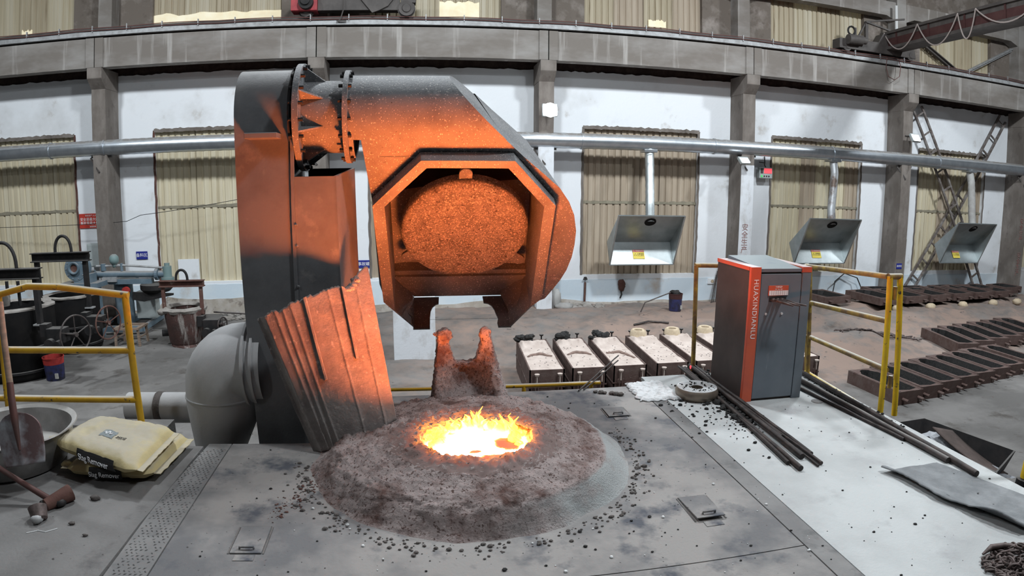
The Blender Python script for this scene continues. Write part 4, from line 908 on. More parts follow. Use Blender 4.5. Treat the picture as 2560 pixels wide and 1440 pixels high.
bg = thing('hanging_bag', 'small brown bag hanging from a nail below the brown window', 'bag', (5.85, YW, .5))
m = MB(); m.lump((5.86, YW - .09, .72), .15, 4, 9, (.8, .55, 1.15), .45); m.build('bag', 'rusty_red', bg, smooth=180)
m = MB(); m.tube([(5.84, YW - .06, .60), (5.88, YW - .07, .45), (5.84, YW - .05, .33)], .025, 6); m.build('strap', 'black_print', bg)
rp_ = thing('rusty_drain_pipe', 'thin rusty pipe standing against the wall under the brown window', 'pipe', (4.76, YW - .05, 0))
m = MB(); m.cyl((4.76, YW - .05, .1), (4.77, YW - .05, .82), .03, n=10); m.build('pipe', 'rusty_red', rp_)
m = MB(); m.lump((4.77, YW - .06, .95), .05, 2, 6); m.cyl((4.70, YW - .09, .92), (4.82, YW - .09, .92), .02, n=8); m.build('tap', 'black_steel', rp_)
br = thing('steel_bars', 'bundle of thin dark bars leaning on the wall behind the cabinet', 'bars', (8.95, 17.4, 0))
for k in range(9):
    m = MB(); a = 8.50 + k*.05; m.cyl((a, 17.1 + .02*(k % 3), .02 + .05), (8.84 + .03*k, 17.5, 1.0 + .12*(k % 4)), .011, n=6); m.build('bar', 'rod_steel', br)
# wires strung along the wall
wr = thing('hanging_wire', 'thin dark wire sagging across the left windows', 'wire', (-8, 17.4, 3))
m = MB(); m.tube([(-13 + k*.42, 17.35 - .02*k if k < 12 else 17.1, 2.75 + .0022*(k - 7)**2*(1 if k > 7 else .2) + .02*k*(k > 12)*.5) for k in range(21)], .008, 5); m.build('wire', 'black_print', wr)

for cx_, zz in ((COLX[4], 2.15), (COLX[6] - .02, 2.6), (COLX[6] - .02, 1.35)):
    text('painted_slogan', '\u5b89\n\u5168\n\u751f\n\u4ea7', .22, (cx_ - .02, YC - .012, zz), FACE, 'faded_red', [o for o in bpy.data.objects if o.name.startswith('column') and o.type == 'EMPTY' and abs(o.location.x - cx_) < .1][0])
# lattice cross braces on the right
def brace(p, q, lab, y):
    b = thing('lattice_brace', lab, 'brace', ((p[0] + q[0])/2, y, 0), 'crossed lattice braces')
    P0, P1 = Vector((p[0], y, p[1])), Vector((q[0], y, q[1])); d = (P1 - P0).normalized(); s = Vector((d.z, 0, -d.x))*.20
    for sg in (-1, 1):
        m = MB(); m.bar(P0 + s*sg, P1 + s*sg, .07, .07, (0, 1, 0)); m.build('stringer', 'brace_steel', b)
    L_ = (P1 - P0).length; nn = int(L_/.72)
    for k in range(nn + 1):
        c = P0 + d*(L_*(k + .3)/(nn + .6)); m = MB(); m.bar(c - s, c + s, .05, .05, (0, 1, 0)); m.build('rung', 'brace_steel', b)
brace((16.22, 6.55), (20.0, .12), 'rusty lattice brace running from the column corbel down to the far right', 17.33)
brace((20.75, 6.65), (16.30, .08), 'rusty lattice brace rising to the upper right corner, crossing the other', 17.56)
for p, q, lab in (((15.98, 9.2), (18.42, 8.02), 'dark steel diagonal strut under the crane girder'), ((21.2, 9.25), (18.62, 8.02), 'pale steel diagonal strut in the upper right window bay')):
    st_ = thing('diagonal_strut', lab, 'strut', (p[0], 17.4, p[1]))
    m = MB(); m.bar((p[0], 17.64, p[1]), (q[0], 17.64, q[1]), .11, .13, (0, 1, 0)); m.bar((p[0], 17.56, p[1] + .03), (q[0], 17.56, q[1] + .03), .03, .12, (0, 1, 0)); m.build('strut', 'crane_grey' if p[0] < 18 else 'pale_steel', st_)

# ------------------------------------------------------------------ cranes on the rail
def wheel(par, x, z=8.12, r=.17, y=16.66):
    m = MB(); m.lathe([(.0, -.05), (r*.5, -.05), (r*.6, -.02), (r, -.03), (r, .05), (r + .03, .05), (r + .03, .07), (0, .07)], (x, y, z), (0, 1, 0), 24); m.build('wheel', 'crane_grey', par, smooth=30)
e1 = thing('crane_end_truck', 'dark crane end truck with a red gearbox on the rail above the fume hood', 'crane', (-1.6, 16.7, 8.0))
m = MB(); m.box(-2.55, -.45, 16.62, 16.92, 8.10, 8.75); m.build('frame', 'crane_grey', e1, bevel=.01)
m = MB(); m.box(-3.22, -2.55, 16.50, 16.95, 8.08, 8.7); m.build('gearbox', 'crane_red', e1, bevel=.015)
m = MB(); m.cyl((-2.82, 16.34, 8.28), (-2.82, 16.52, 8.28), .19, n=20); m.cyl((-2.82, 16.28, 8.3), (-2.82, 16.4, 8.3), .12, n=16); m.build('motor', 'black_steel', e1, smooth=40)
m = MB(); m.prism([(-1.75, 8.75), (-1.15, 8.02), (-.98, 8.08), (-.75, 8.2), (-.35, 8.75)], lambda p, q, h: (p, h, q), 16.56, 16.62); m.build('gusset_plate', 'crane_grey', e1)
wheel(e1, -.28, 8.14, .20, 16.58); wheel(e1, -2.85, 8.12)
m = MB(); m.prism([(-.48, 8.75), (-.42, 8.3), (-.05, 8.3), (.0, 8.75)], lambda p, q, h: (p, h, q), 16.60, 16.9); m.build('wheel_bracket', 'crane_grey', e1)
m = MB(); m.tube([(-1.88, 16.6, 8.75), (-1.88, 16.56, 8.1), (-1.95, 16.54, 7.85), (-2.02, 16.55, 7.78)], .018, 6); m.bar((-2.05, 16.54, 7.80), (-1.80, 16.54, 7.80), .02, .03); m.build('collector_arm', 'crane_grey', e1)
e2 = thing('overhead_crane', 'maroon overhead crane girder with draped cables at the upper right', 'crane', (14.3, 14, 8.2))
GX = 14.55
m = MB(); m.prism([(12.4, 8.02), (12.4, 8.32), (13.9, 8.36), (14.1, 8.66), (15.0, 8.66), (15.2, 8.36), (15.4, 8.30), (15.45, 8.02)], lambda p, q, h: (p, h, q), 16.62, 17.0); m.build('end_truck', 'crane_grey', e2, bevel=.01)
m = MB(); m.cyl((12.62, 16.5, 8.28), (13.15, 16.5, 8.30), .15, n=18); m.cyl((13.15, 16.5, 8.3), (13.3, 16.5, 8.3), .11, n=14); m.build('motor', 'crane_grey', e2, smooth=40)
m = MB(); m.tube([(12.75 + .13*cos(a), 16.5, 8.55 + .13*sin(a)) for a in [2*pi*k/12 for k in range(12)]], .03, 6, closed=True); m.build('lifting_eye', 'black_steel', e2)
wheel(e2, 15.25, 8.12); wheel(e2, 12.7, 8.12)
m = MB(); m.prism([(GX - .26, 8.22), (GX + .26, 8.22), (GX + .26, 8.70), (GX - .26, 8.70)], lambda p, q, h: (p, h, q), 4.0, 16.9); m.build('girder', 'crane_maroon', e2)
for z, zz in ((8.66, 8.74), (8.17, 8.26)):
    m = MB(); m.box(GX - .33, GX + .33, 4.0, 16.95, z, zz); m.build('flange', 'crane_grey', e2)
for k in range(9): MB().box(GX - .285, GX - .26, 5.0 + k*1.4, 5.06 + k*1.4, 8.26, 8.66).build('stiffener', 'crane_maroon', e2)
m = MB(); m.box(GX - .262, GX - .255, 5, 16.85, 8.52, 8.66); m.build('dusty_strip', 'crane_grey', e2)
yy = 16.7
for dy, dp_ in ((1.5, .62), (1.6, .75), (.65, .75), (2.2, .55), (2.2, .45), (2.2, .45)):    # festoon cable in loops
    m = MB(); m.tube([(GX - .36, yy - dy*k/16, 8.70 - 4*dp_*(k/16)*(1 - k/16)) for k in range(17)], .020, 6); m.build('festoon_cable', 'cable_grey', e2); yy -= dy
m = MB(); m.bar((13.55, 16.8, 8.35), (13.55, 16.8, 9.0), .10, .10); m.bar((13.2, 16.8, 8.4), (13.55, 16.8, 9.0), .05, .05); m.bar((13.55, 16.8, 9.0), (14.6, 16.2, 9.1), .05, .05); m.bar((13.5, 16.75, 8.98), (14.6, 16.6, 8.74), .07, .05); m.build('railing', 'crane_grey', e2)
m = MB(); m.bar((13.05, 16.7, 8.4), (13.05, 16.7, 8.72), .06, .06); m.build('stop', 'crane_grey', e2)
m = MB(); m.tube([(14.2, 16.57, 7.9), (14.1, 16.5, 7.6), (14.2, 16.5, 7.3), (14.45, 16.5, 7.22), (14.65, 16.5, 7.35), (14.7, 16.5, 7.65), (14.68, 16.57, 7.92)], .012, 5); m.build('loop_wire', 'cable_brown', e2)
m = MB(); m.cyl((15.05, 17.1, 9.0), (15.05, 17.1, 9.8), .05, n=10); m.build('white_pipe', 'white_grit', e2)

# ------------------------------------------------------------------ cabinet and railings on the deck
cb = thing('control_cabinet', 'grey control cabinet with orange edges and white vertical lettering', 'cabinet', (2.77, 4.6, 2), None)
cx0, cx1, cy0, cy1, cz1 = 2.50, 3.04, 4.36, 4.92, 3.075
m = MB(); m.box(cx0 + .014, cx1 - .01, cy0 + .012, cy1, 2.0, cz1 - .03); m.build('body', 'cab_side', cb)
MB().box(cx0, cx0 + .016, cy0 + .01, cy1 + .005, 2.0, cz1).build('side_panel', 'cab_side', cb, label='dark brown side panel')
MB().box(cx0 - .002, cx0 + .088, cy0 - .012, cy0 + .02, 2.0, cz1 + .01).build('orange_post', 'cab_orange', cb, bevel=.004, label='orange corner post')
m = MB(); m.prism([(cx0 - .004, cz1 - .02), (cx0 + .018, cz1 - .02), (cx0 + .018, cz1 + .01), (cx0 - .004, cz1 + .01)], lambda p, q, h: (p, h, q), cy0 + .02, cy1 + .01); m.build('orange_edge', 'cab_orange', cb, label='orange top edge')
MB().box(cx0 + .014, cx0 + .088, cy0 + .02, cy1 + .01, cz1 - .004, cz1 + .008).build('orange_top', 'cab_orange', cb, label='dusty orange top strip')
MB().box(cx0 + .092, cx1 - .075, cy0 - .006, cy0 + .014, 2.02, cz1 - .045).build('front_door', 'cab_grey', cb, bevel=.004)
m = MB(); m.prism([(cy0 - .004, cz1 - .005), (cy1, cz1 + .035), (cy1, cz1 - .03), (cy0 - .004, cz1 - .03)], lambda p, q, h: (h, p, q), cx0 + .09, cx1 - .07); m.build('top_cover', 'cab_grey', cb)
MB().box(cx1 - .072, cx1 + .012, cy0 - .012, cy1, 2.0, cz1 - .012).build('right_post', 'cab_grey', cb, bevel=.004)
MB().box(cx1 - .074, cx1 + .014, cy0 - .015, cy1 + .005, cz1 - .035, cz1 + .01).build('orange_cap', 'cab_orange', cb, bevel=.003, label='orange cap')
RV = Matrix(((0, 1, 0), (0, 0, -1), (-1, 0, 0)))                           # reads downwards
t = text('lettering', 'HUAXINDIANLU', .058, (cx0 + .046, cy0 - .0135, 2.755), RV, 'white_print', cb, sx=1.0, spacing=1.12)
pl_ = MB(); pl_.box(2.665, 2.845, cy0 - .012, cy0 - .006, 2.86, 2.94); plq = pl_.build('nameplate', 'cab_orange', cb)
MB().box(2.668, 2.842, cy0 - .0135, cy0 - .012, 2.862, 2.90).build('white_field', 'white_print', plq)
for k in range(8): MB().box(2.69 + k*.02, 2.6912 + k*.02, cy0 - .0142, cy0 - .0134, 2.864, 2.899).build('field_line', 'black_print', plq)
text('plate_title', '\u4e2d\u9891\u7535\u7089', .016, (2.755, cy0 - .0128, 2.927), FACE, 'white_print', plq); text('plate_title', '\u5347\u7089  \u505c\u6b62  \u964d\u7089', .010, (2.755, cy0 - .0128, 2.909), FACE, 'white_print', plq)
MB().box(2.675, 2.83, cy0 - .010, cy0 - .004, 2.81, 2.845).build('lever_slot', 'black_print', cb)
for k in range(3):
    m = MB(); x = 2.705 + k*.04; m.tube([(x, cy0, 2.828), (x + .02, cy0 - .09, 2.825), (x + .06, cy0 - .13, 2.815), (x + .11 + .02*k, cy0 - .14, 2.80)], [.012, .012, .010, .007], 8); m.lump((x, cy0 - .02, 2.828), .020, k, 7); m.build('control_lever', 'chain_iron', cb, smooth=60)
for x in (2.655, 2.80): MB().cyl((x, cy0 - .014, 2.715), (x, cy0 - .002, 2.715), .010, n=10).build('screw', 'white_grit', cb)

LAST = [None]
def railing(nm, lab, mt, posts, bars, group='yellow guard rails', r=.021):
    g = thing(nm, lab, 'railing', posts[0][0], group) if nm else LAST[0]
    LAST[0] = g
    for p in posts: m = MB(); m.tube(p, r, 10); m.build('post', p_mt(mt, 0), g, smooth=60)
    for b in bars: m = MB(); m.tube(b[:-1] if isinstance(b[-1], str) else b, r, 10); m.build('bar', b[-1] if isinstance(b[-1], str) else p_mt(mt, 1), g, smooth=60)
    return g
def p_mt(mt, i): return mt if isinstance(mt, str) else mt[i]
railing('guard_rail', 'bent yellow guard rail behind the yellow bags', 'yellow_paint',
        [[(-2.075, 4.36, 2.0), (-2.085, 4.36, 2.965)], [(-3.185, 4.36, 2.0), (-3.12, 4.36, 2.96)]],
        [[(-4.2, 4.36, 2.92), (-3.11, 4.36, 2.98), (-2.86, 4.36, 3.035), (-2.6, 4.36, 3.025), (-2.06, 4.36, 2.955)], [(-4.2, 4.36, 2.565), (-3.13, 4.36, 2.565), (-2.08, 4.36, 2.56)], [(-4.2, 4.36, 2.19), (-3.2, 4.36, 2.19), (-2.07, 4.36, 2.19)]], r=.026)
railing('guard_rail', 'worn yellow guard rail with bright double end post along the right deck edge', ['yellow_worn', 'yellow_worn'],
        [[(3.60, 5.02, 1.75), (3.50, 5.02, 3.0)], [(3.66, 5.14, 1.9), (3.545, 5.14, 3.0)]],
        [[(2.42, 5.22, 2.985), (3.50, 5.05, 2.985), 'yellow_worn'], [(3.49, 5.05, 2.99), (3.42, 3.87, 3.075)], [(3.0, 5.1, 2.66), (3.53, 5.03, 2.655), (3.47, 3.87, 2.73)], [(3.0, 5.1, 2.33), (3.56, 5.03, 2.33), (3.52, 3.87, 2.34)], [(3.62, 5.1, 1.96), (3.56, 3.87, 1.93), 'yellow_bright']], r=.022)
g2 = railing(None, '', 'yellow_bright', [[(3.505, 3.86, 1.96), (3.435, 3.86, 3.08)], [(3.655, 3.86, 1.96), (3.535, 3.86, 3.08)]], [[(3.42, 3.86, 3.075), (3.55, 3.86, 3.075), 'yellow_worn']], r=.024)
for z in (2.25, 2.95): m = MB(); m.cyl((3.55 - .06*(z - 2.25)/.7, 3.85, z - .05), (3.55 - .06*(z - 2.25)/.7, 3.85, z + .05), .018, n=10); m.build('hinge', 'yellow_worn', g2)
m = MB(); m.box(3.52, 3.60, 3.87, 5.02, 1.80, 1.92); m.build('toe_board', 'yellow_worn', g2)
railing('guard_rail', 'rusty yellow post and bar left of the grey cabinet', 'yellow_worn', [[(2.46, 5.21, 1.9), (2.43, 5.21, 2.985)]], [[(2.42, 5.21, 2.985), (2.60, 5.21, 2.985)]], r=.020)
railing('guard_rail', 'low yellow rail just beyond the back edge of the deck', 'yellow_paint', [[(.87, 5.1, 1.6), (.87, 5.1, 1.99)], [(1.46, 5.1, 1.6), (1.46, 5.1, 1.98)]], [[(-.5, 5.1, 2.0), (1.54, 5.1, 1.985)]], r=.018)
fy_ = thing('yellow_bollard', 'yellow post with dark foot at the right edge of the picture', 'post', (3.64, 2.55, 1.9))
m = MB(); m.tube([(3.64, 2.55, 2.0), (3.60, 2.5, 3.0)], .03, 12); m.build('post', 'yellow_bright', fy_, smooth=60)
m = MB(); m.cyl((3.64, 2.55, 1.8), (3.64, 2.55, 1.99), .06, .05, n=14); m.build('foot', 'black_steel', fy_)
m = MB(); m.box(3.40, 3.72, 2.4, 2.7, 1.60, 1.82); m.build('bracket', 'black_steel', fy_)

# hatches in the deck
def hatch(nm, lab, x0, x1, y0, y1, lift, mt):
    h = thing(nm, lab, 'hatch cover', ((x0 + x1)/2, (y0 + y1)/2, 2))
    m = MB(); m.prism([(x0, y0), (x1, y0), (x1, y1), (x0, y1)], lambda p, q, hh: (p, q, hh + lift*(y1 - q)/(y1 - y0)), 2.001, 2.008); m.build('cover', mt, h, bevel=.002)
    m = MB()
    for a, b in (((x0 - .008, y0), (x0 - .008, y1)), ((x1 + .008, y0), (x1 + .008, y1)), ((x0, y1 + .006), (x1, y1 + .006))): m.bar((a[0], a[1], 2.0012), (b[0], b[1], 2.0012), .008, .003)
    m.build('gap', 'ladle_black', h)
    m = MB(); xm = (x0 + x1)/2
    m.tube([(xm - .035, y0 + .035, 2.008 + lift), (xm - .035, y0 + .03, 2.022 + lift), (xm + .035, y0 + .03, 2.022 + lift), (xm + .035, y0 + .035, 2.008 + lift)], .006, 8); m.build('handle', mt, h, smooth=60)
    m = MB(); m.box(xm - .05, xm + .05, y0 - .06, y0 - .008, 2.0, 2.0035); m.build('hinge_recess', mt, h, bevel=.002)
hatch('hatch_cover', 'dusty hatch cover in the deck at the lower left', -.94, -.785, 2.66, 2.91, .0, 'deck_plate')
hatch('hatch_cover', 'raised hatch cover with handle and dark gaps in the deck at the lower right', 1.375, 1.535, 2.70, 2.96, .016, 'deck_plate')
hatch('hatch_cover', 'hatch cover near the back edge of the deck before the white blanket', 1.36, 1.52, 4.24, 4.43, .004, 'deck_plate')

# rods lying on the deck
def rod(lab, p, q, r, mt, group):
    o = thing('steel_rod', lab, 'rod', p, group); m = MB(); m.tube([Vector(p).lerp(Vector(q), k/8) + Vector((0, 0, .002*sin(k*2))) for k in range(9)], r, 10); m.build('rod', mt, o, smooth=60)
G1 = 'dark rods fanning from beside the cabinet'
RL = 'one of the dark rods in the bundle fanning out from beside the cabinet'
rods = [((2.38, 5.28), (2.255, 3.10), .018, 2.02), ((2.42, 5.30), (2.225, 3.20), .014, 2.016), ((2.44, 5.25), (2.36, 3.25), .020, 2.05), ((2.46, 5.2), (2.435, 3.14), .013, 2.02), ((2.48, 5.28), (2.45, 3.28), .016, 2.045), ((2.44, 5.1), (2.40, 3.12), .008, 2.018), ((2.53, 5.2), (2.42, 3.6), .012, 2.014), ((2.35, 5.3), (2.30, 3.5), .010, 2.03)]
RLAB = ['leftmost dark rod of the fan of rods beside the cabinet, ending in a blunt tip', 'thin dark rod just inside the left edge of the fan beside the cabinet', 'thick dark bar in the middle of the fan of rods beside the cabinet', 'dark rod at the right edge of the fan reaching nearest the camera', 'dark rod second from the right in the fan beside the cabinet', 'thin wire-like rod lying across the middle of the fan', 'short brown rod along the foot of the cabinet', 'short thin rod lying in the black charcoal left of the cabinet']
for (a, b, r, z), RL in zip(rods, RLAB): rod(RL, (*a, z + .004), (*b, 2.0 + r + .004), r, 'rod_steel', G1)
for a, b, r, lab in (((3.445, 4.98), (3.315, 2.67), .022, 'long dark pipe lying nearest the right edge of the deck'), ((3.29, 4.74), (3.29, 2.90), .022, 'hollow brown pipe lying beside the grey mat'), ((3.165, 4.58), (3.265, 3.31), .013, 'short thin rod lying beside the foot of the cabinet')):
    rod(lab, (*a, 2.0 + r + .002), (*b, 2.0 + r + .002), r, 'rod_pipe' if r > .02 and a[0] < 3.4 else 'rod_steel', 'rods on the right strip of the deck')
rod('lower of two dark rods sticking out over the back edge of the deck', (1.28, 4.84, 2.012), (1.80, 5.42, 2.13), .006, 'rod_steel', 'rods over the back edge')
rod('upper of two dark rods sticking out over the back edge of the deck', (1.33, 4.86, 2.012), (1.76, 5.30, 2.12), .006, 'rod_steel', 'rods over the back edge')
# rubber mat
mt_ = thing('rubber_mat', 'torn grey rubber mat with curled edge on the pale right strip', 'mat', (3.05, 2.5, 2))
def matf(u, v):
    L0, L1 = V(2.735, 2.945, 0), V(2.93, 2.02, 0); R0, R1 = V(3.22, 2.93, 0), V(3.52, 2.02, 0)
    a = L0.lerp(L1, v); b = R0.lerp(R1, v); p = a.lerp(b, u)
    e = 1 - sm(0, .30, u)
    curl = e*(.034 + .05*math.exp(-((v - .82)/.16)**2) + .008*sin(v*7)) + .03*math.exp(-((v - 1)/.05)**2)*u*0
    p.x += e*(.03*sin(v*6 + .6) + .05*sm(.45, .62, v) - .015*fbm(v*14, 3)); p.y += .01*fbm(u*6, v*6)
    p.z = 2.006 + curl + .006*abs(fbm(u*3, v*3)); return p
m = MB(); m.grid(36, 60, matf); m.build('mat', 'rubber_grey', mt_, smooth=180, solid=.008)
# heap of chain at the lower right corner
ch = thing('chain_heap', 'heap of rusty chain in the lower right corner of the deck', 'chain', (2.72, 1.85, 2))
m = MB()
def link(c, d, up, L=.05, w=.024, r=.0058):
    a, b, dd = frame(d, up); pts = []
    for k in range(14):
        q = 2*pi*k/14; pts.append(c + dd*(cos(q)*L*.5) + a*(sin(q)*w*.5*1.15))
    m.tube(pts, r, 6, closed=True)
for k in range(260):
    a = random.uniform(0, 2*pi); r = .21*sqrt(random.random()); z = 2.012 + max(0, .10*(1 - r/.2))*random.random()
    d = Vector((random.gauss(0, 1), random.gauss(0, 1), random.gauss(0, .35))); link(Vector((2.76 + r*cos(a)*1.1, 1.80 + r*sin(a)*.8, z)), d, (random.gauss(0, 1), random.gauss(0, 1), 1))
m.build('links', 'chain_iron', ch, smooth=60, kind='stuff')
m = MB(); m.tube([V(2.60, 1.945, 2.02), V(2.66, 1.95, 2.045), V(2.72, 1.925, 2.055), V(2.78, 1.90, 2.05)], [.006, .015, .014, .011], 8); m.build('hook', 'chain_iron', ch, smooth=60)
# bronze ring and insulation blanket, coal
dk = thing('grinding_ring', 'thick bronze ring lying on the deck left of the cabinet', 'ring', (2.20, 4.56, 2))
m = MB(); m.lathe([(.05, .082), (.152, .092), (.164, .088), (.172, .075), (.178, .05), (.172, .024), (.155, .002), (.05, .0)], (2.20, 4.56, 2.0), (0, 0, 1), 48, closed=True); m.build('ring', 'bronze', dk, smooth=35)
m = MB()
for k in range(60):
    a = random.uniform(0, 6.28); r = random.uniform(.06, .15); m.lump((2.2 + r*cos(a), 4.56 + r*sin(a), 2.091), random.uniform(.003, .009), k, 4)
m.build('grit', 'coal', dk, kind='stuff')
bl = thing('insulation_blanket', 'torn white insulation blanket lying at the back edge of the deck', 'blanket', (1.88, 4.75, 2))
def blf(u, v):
    a = V(1.70, 4.52, 0).lerp(V(2.08, 4.50, 0), u); b = V(1.72, 4.97, 0).lerp(V(2.03, 4.96, 0), u); p = a.lerp(b, v)
    e = min(u, v, 1 - u, 1 - v); p.x += .03*fbm(v*7, 1 + round(u))*(1 - sm(0, .2, e)); p.y += .035*fbm(u*7, 5 + round(v))*(1 - sm(0, .2, e))
    p.z = 2.004 + .014*sm(0, .05, e) + .005*fbm(u*8, v*8) + .012*u*v; return p
m = MB(); m.grid(60, 50, blf); m.build('blanket', 'blanket', bl, smooth=180, solid=.004)
m = MB()
for k in range(420):
    t = random.random(); x = 2.52 - .22*t + random.gauss(0, .045); y = 5.25 - 1.35*t + random.gauss(0, .05)
    if 2.46 < x < 3.06 and 4.33 < y < 4.95: continue
    s = abs(random.gauss(0, .010)) + .003; m.lump((x, y, 2.0 + s*.5), s, k, 5, (1.3, 1, .8))
for k in range(260):
    t = random.random(); x = 3.46 - .06*t + random.gauss(0, .04); y = 5.1 - 1.6*t; s = abs(random.gauss(0, .0045)) + .002
    if x > 3.49: continue
    m.lump((x, y, 2.001 + s*.5), s, k, 5, (1.3, 1, .8))
for k in range(300):
    x = random.gauss(2.30, .20); y = random.gauss(4.2, .3); s = abs(random.gauss(0, .006)) + .002
    if 2.46 < x: continue
    m.lump((x, y, 2.001 + s*.5), s, k, 4, (1.3, 1, .7))
m.build('coal_crumbs', 'coal', None, kind='stuff'); tagset(bpy.data.objects['coal_crumbs'], 'black charcoal crumbs strewn on the deck between the bronze ring and the cabinet', 'charcoal')
m = MB(); 
for k in range(6): m.lump((1.42 + .035*k + random.gauss(0, .01), 4.80 - .02*k, 2.012), random.uniform(.012, .028), k, 6, (1.2, 1, .7))
m.build('slag_lumps', 'ash', None, kind='stuff'); tagset(bpy.data.objects['slag_lumps'], 'small slag lumps near the back edge left of the white blanket', 'slag')
em = thing('ember', 'tiny red glowing ember at the foot of the rusty post', 'ember', (2.44, 5.2, 2.05))
m = MB(); m.lump((2.415, 5.17, 2.06), .014, 2, 6, (.7, .7, 1.3)); m.build('ember', 'led_red', em)
# piece of wire, little floor disc
fd = thing('floor_disc', 'flat grey floor disc set in the deck beside the cabinet', 'disc', (3.14, 4.22, 2))
m = MB(); m.cyl((3.14, 4.22, 2.0), (3.14, 4.22, 2.004), .05, n=24); m.build('disc', 'deck_plate', fd, bevel=.001)

# ------------------------------------------------------------------ left slab: bags, basin, shovel, hammer
def bag(lab, corners, z0, h, tag_, seed, band_x, fold=.0):
    b = thing('paper_bag', lab, 'bag', (corners[0][0], corners[0][1], z0), 'yellow paper bags')
    A, B, D, E = [Vector((*c, 0)) for c in corners]                       # front left, front right, back right, back left
    def f(u, v, s):
        p = A.lerp(B, u).lerp(E.lerp(D, u), v); e = min(u, 1 - u)*1.0; g = min(v, 1 - v)
        prof = (1 - (1 - min(1, e/.22))**2.2)**.5*(1 - (1 - min(1, g/.26))**2.6)**.5
        pinch = 1 - .10*(1 - sm(0, .12, e)); c = A.lerp(B, u).lerp(E.lerp(D, u), .5); p = c + (p - c)*pinch
        wr_ = .010*fbm(u*7 + seed, v*5) + .006*fbm(u*16, v*16 + seed); sag = .03*sin(u*5 + seed)*0
        p.z = z0 + h*.5 + (h*.5*prof + wr_*prof)*s + fold*(u - .5); 
        if s < 0: p.z = max(p.z, z0 + .001 + fold*(u - .5))
        return p
    m = MB(); m.grid(48, 36, lambda u, v: f(u, v, 1)); m.grid(48, 36, lambda u, v: f(u, v, -1)); m.build('sack', 'bag_paper', b, smooth=180, recalc=True)
    for u in (0, 1):                                                       # sewn end seams
        mm = MB(); n = 20; o = (A - B).normalized()*(.045 if u == 0 else -.045); vs = []
        for k in range(n + 1):
            p = f(u, k/n, 1); vs += [p, p + o + Vector((0, 0, .012*fbm(k*.4, seed + u)))]
        mm.add(vs, [(2*k, 2*k + 1, 2*k + 3, 2*k + 2) for k in range(n)]); mm.build('seam', 'bag_paper', b, solid=.003)
    u0, u1 = band_x; mm = MB(); n = 14; q = 5                              # black printed label wrapped on the front edge
    def fr(u, s):                                                          # s 0 bottom .. 1 top of the visible front bulge
        if s <= .5: return f(u, .045 + .05*(1 - s*2)*0, -1).lerp(f(u, .03, -1), 0) if s < .25 else f(u, .02, -1).lerp(f(u, .02, 1), (s - .25)*2)
        return f(u, .02, 1).lerp(f(u, .15, 1), (s - .5)*2)
    ab = (B - A).normalized(); nrm = Vector((ab.y, -ab.x, 0))
    vs = []
    for k in range(n + 1):
        u = u0 + (u1 - u0)*k/n; lo_ = f(u, .045, -1); hi_ = f(u, .045, 1)
        zt = hi_.z - .004; zb = max(lo_.z, z0 + .015)
        for j in range(q + 1): 
            z = zb + (zt - zb)*j/q; y = A.lerp(B, u) + nrm*.010; ce = 1 - abs(j/q - .5)*.0
            vs.append(Vector((y.x, y.y, z)) + nrm*(.012*sin(pi*j/q) - .006))
    mm.add(vs, [(k*(q + 1) + j, (k + 1)*(q + 1) + j, (k + 1)*(q + 1) + j + 1, k*(q + 1) + j + 1) for k in range(n) for j in range(q)])
    lb = mm.build('label', 'black_print', b, solid=.004)
    c = vs[(n//2)*(q + 1) + q//2] + nrm*.014 + Vector((0, 0, .008)); ex = (B - A).normalized(); zz = fold/(B - A).length; ex = Vector((ex.x, ex.y, zz)).normalized(); M = Matrix((ex, Vector((0, 0, 1)), -Vector((0, 0, 1)).cross(ex)*1)).transposed()
    M = Matrix((ex, Vector((0, 0, 1)), ex.cross(Vector((0, 0, 1))))).transposed()
    text('lettering', 'Slag Remover', tag_, c, M, 'white_print', b, sx=.86)
    mm = MB(); c0 = f(0, .1, 1); mm.lump(c0 + (A - B).normalized()*.04, .032, seed, 6, (1.2, .8, .8), .5); mm.build('tied_corner', 'bag_paper', b, smooth=180)
    return f, b
bag('lower yellow paper bag with black printed label lying on the slab', [(-2.19, 3.42), (-1.60, 3.38), (-1.56, 3.97), (-2.10, 4.02)], 2.004, .115, .044, 3, (.31, .68), .0)
f_, bb_ = bag('upper yellow paper bag lying skewed on the other bag', [(-2.31, 3.53), (-1.62, 3.22), (-1.60, 3.85), (-2.20, 3.97)], 2.108, .125, .056, 9, (.35, .78), -.030)
m = MB(); vs = []; n = 6
for j in range(n + 1):
    for i in range(n + 1): vs.append(f_(.42 + .16*i/n, .32 + .16*j/n, 1) + Vector((0, 0, .003)))
m.add(vs, [(j*(n + 1) + i, j*(n + 1) + i + 1, (j + 1)*(n + 1) + i + 1, (j + 1)*(n + 1) + i) for j in range(n) for i in range(n)]); m.build('printed_square', 'cab_grey', bb_)
ss = MB(); ss.tube([f_(.45 + .10*k/12, .40 + .035*sin(k*1.05), 1) + Vector((0, 0, .006)) for k in range(13)], .0028, 5); ss.build('emblem', 'white_print', bb_)
text('small_print', '25KG', .035, f_(.66, .38, 1) + Vector((0, 0, .008)), Matrix.Rotation(-.38, 3, 'Z'), 'black_print', bb_)
bs = thing('aluminium_basin', 'large dented aluminium basin full of grey powder at the left edge', 'basin', (-2.62, 3.55, 2))
BC = Vector((-2.66, 3.62, 2.0)); 
m = MB(); m.lathe([(0, .004), (.30, .004), (.33, .02), (.385, .17), (.40, .245), (.435, .262), (.438, .254), (.405, .236), (.392, .17), (.34, .03), (.305, .014), (0, .014)], BC, (0, 0, 1), 56, jit=.015); m.build('bowl', 'aluminium', bs, smooth=50)
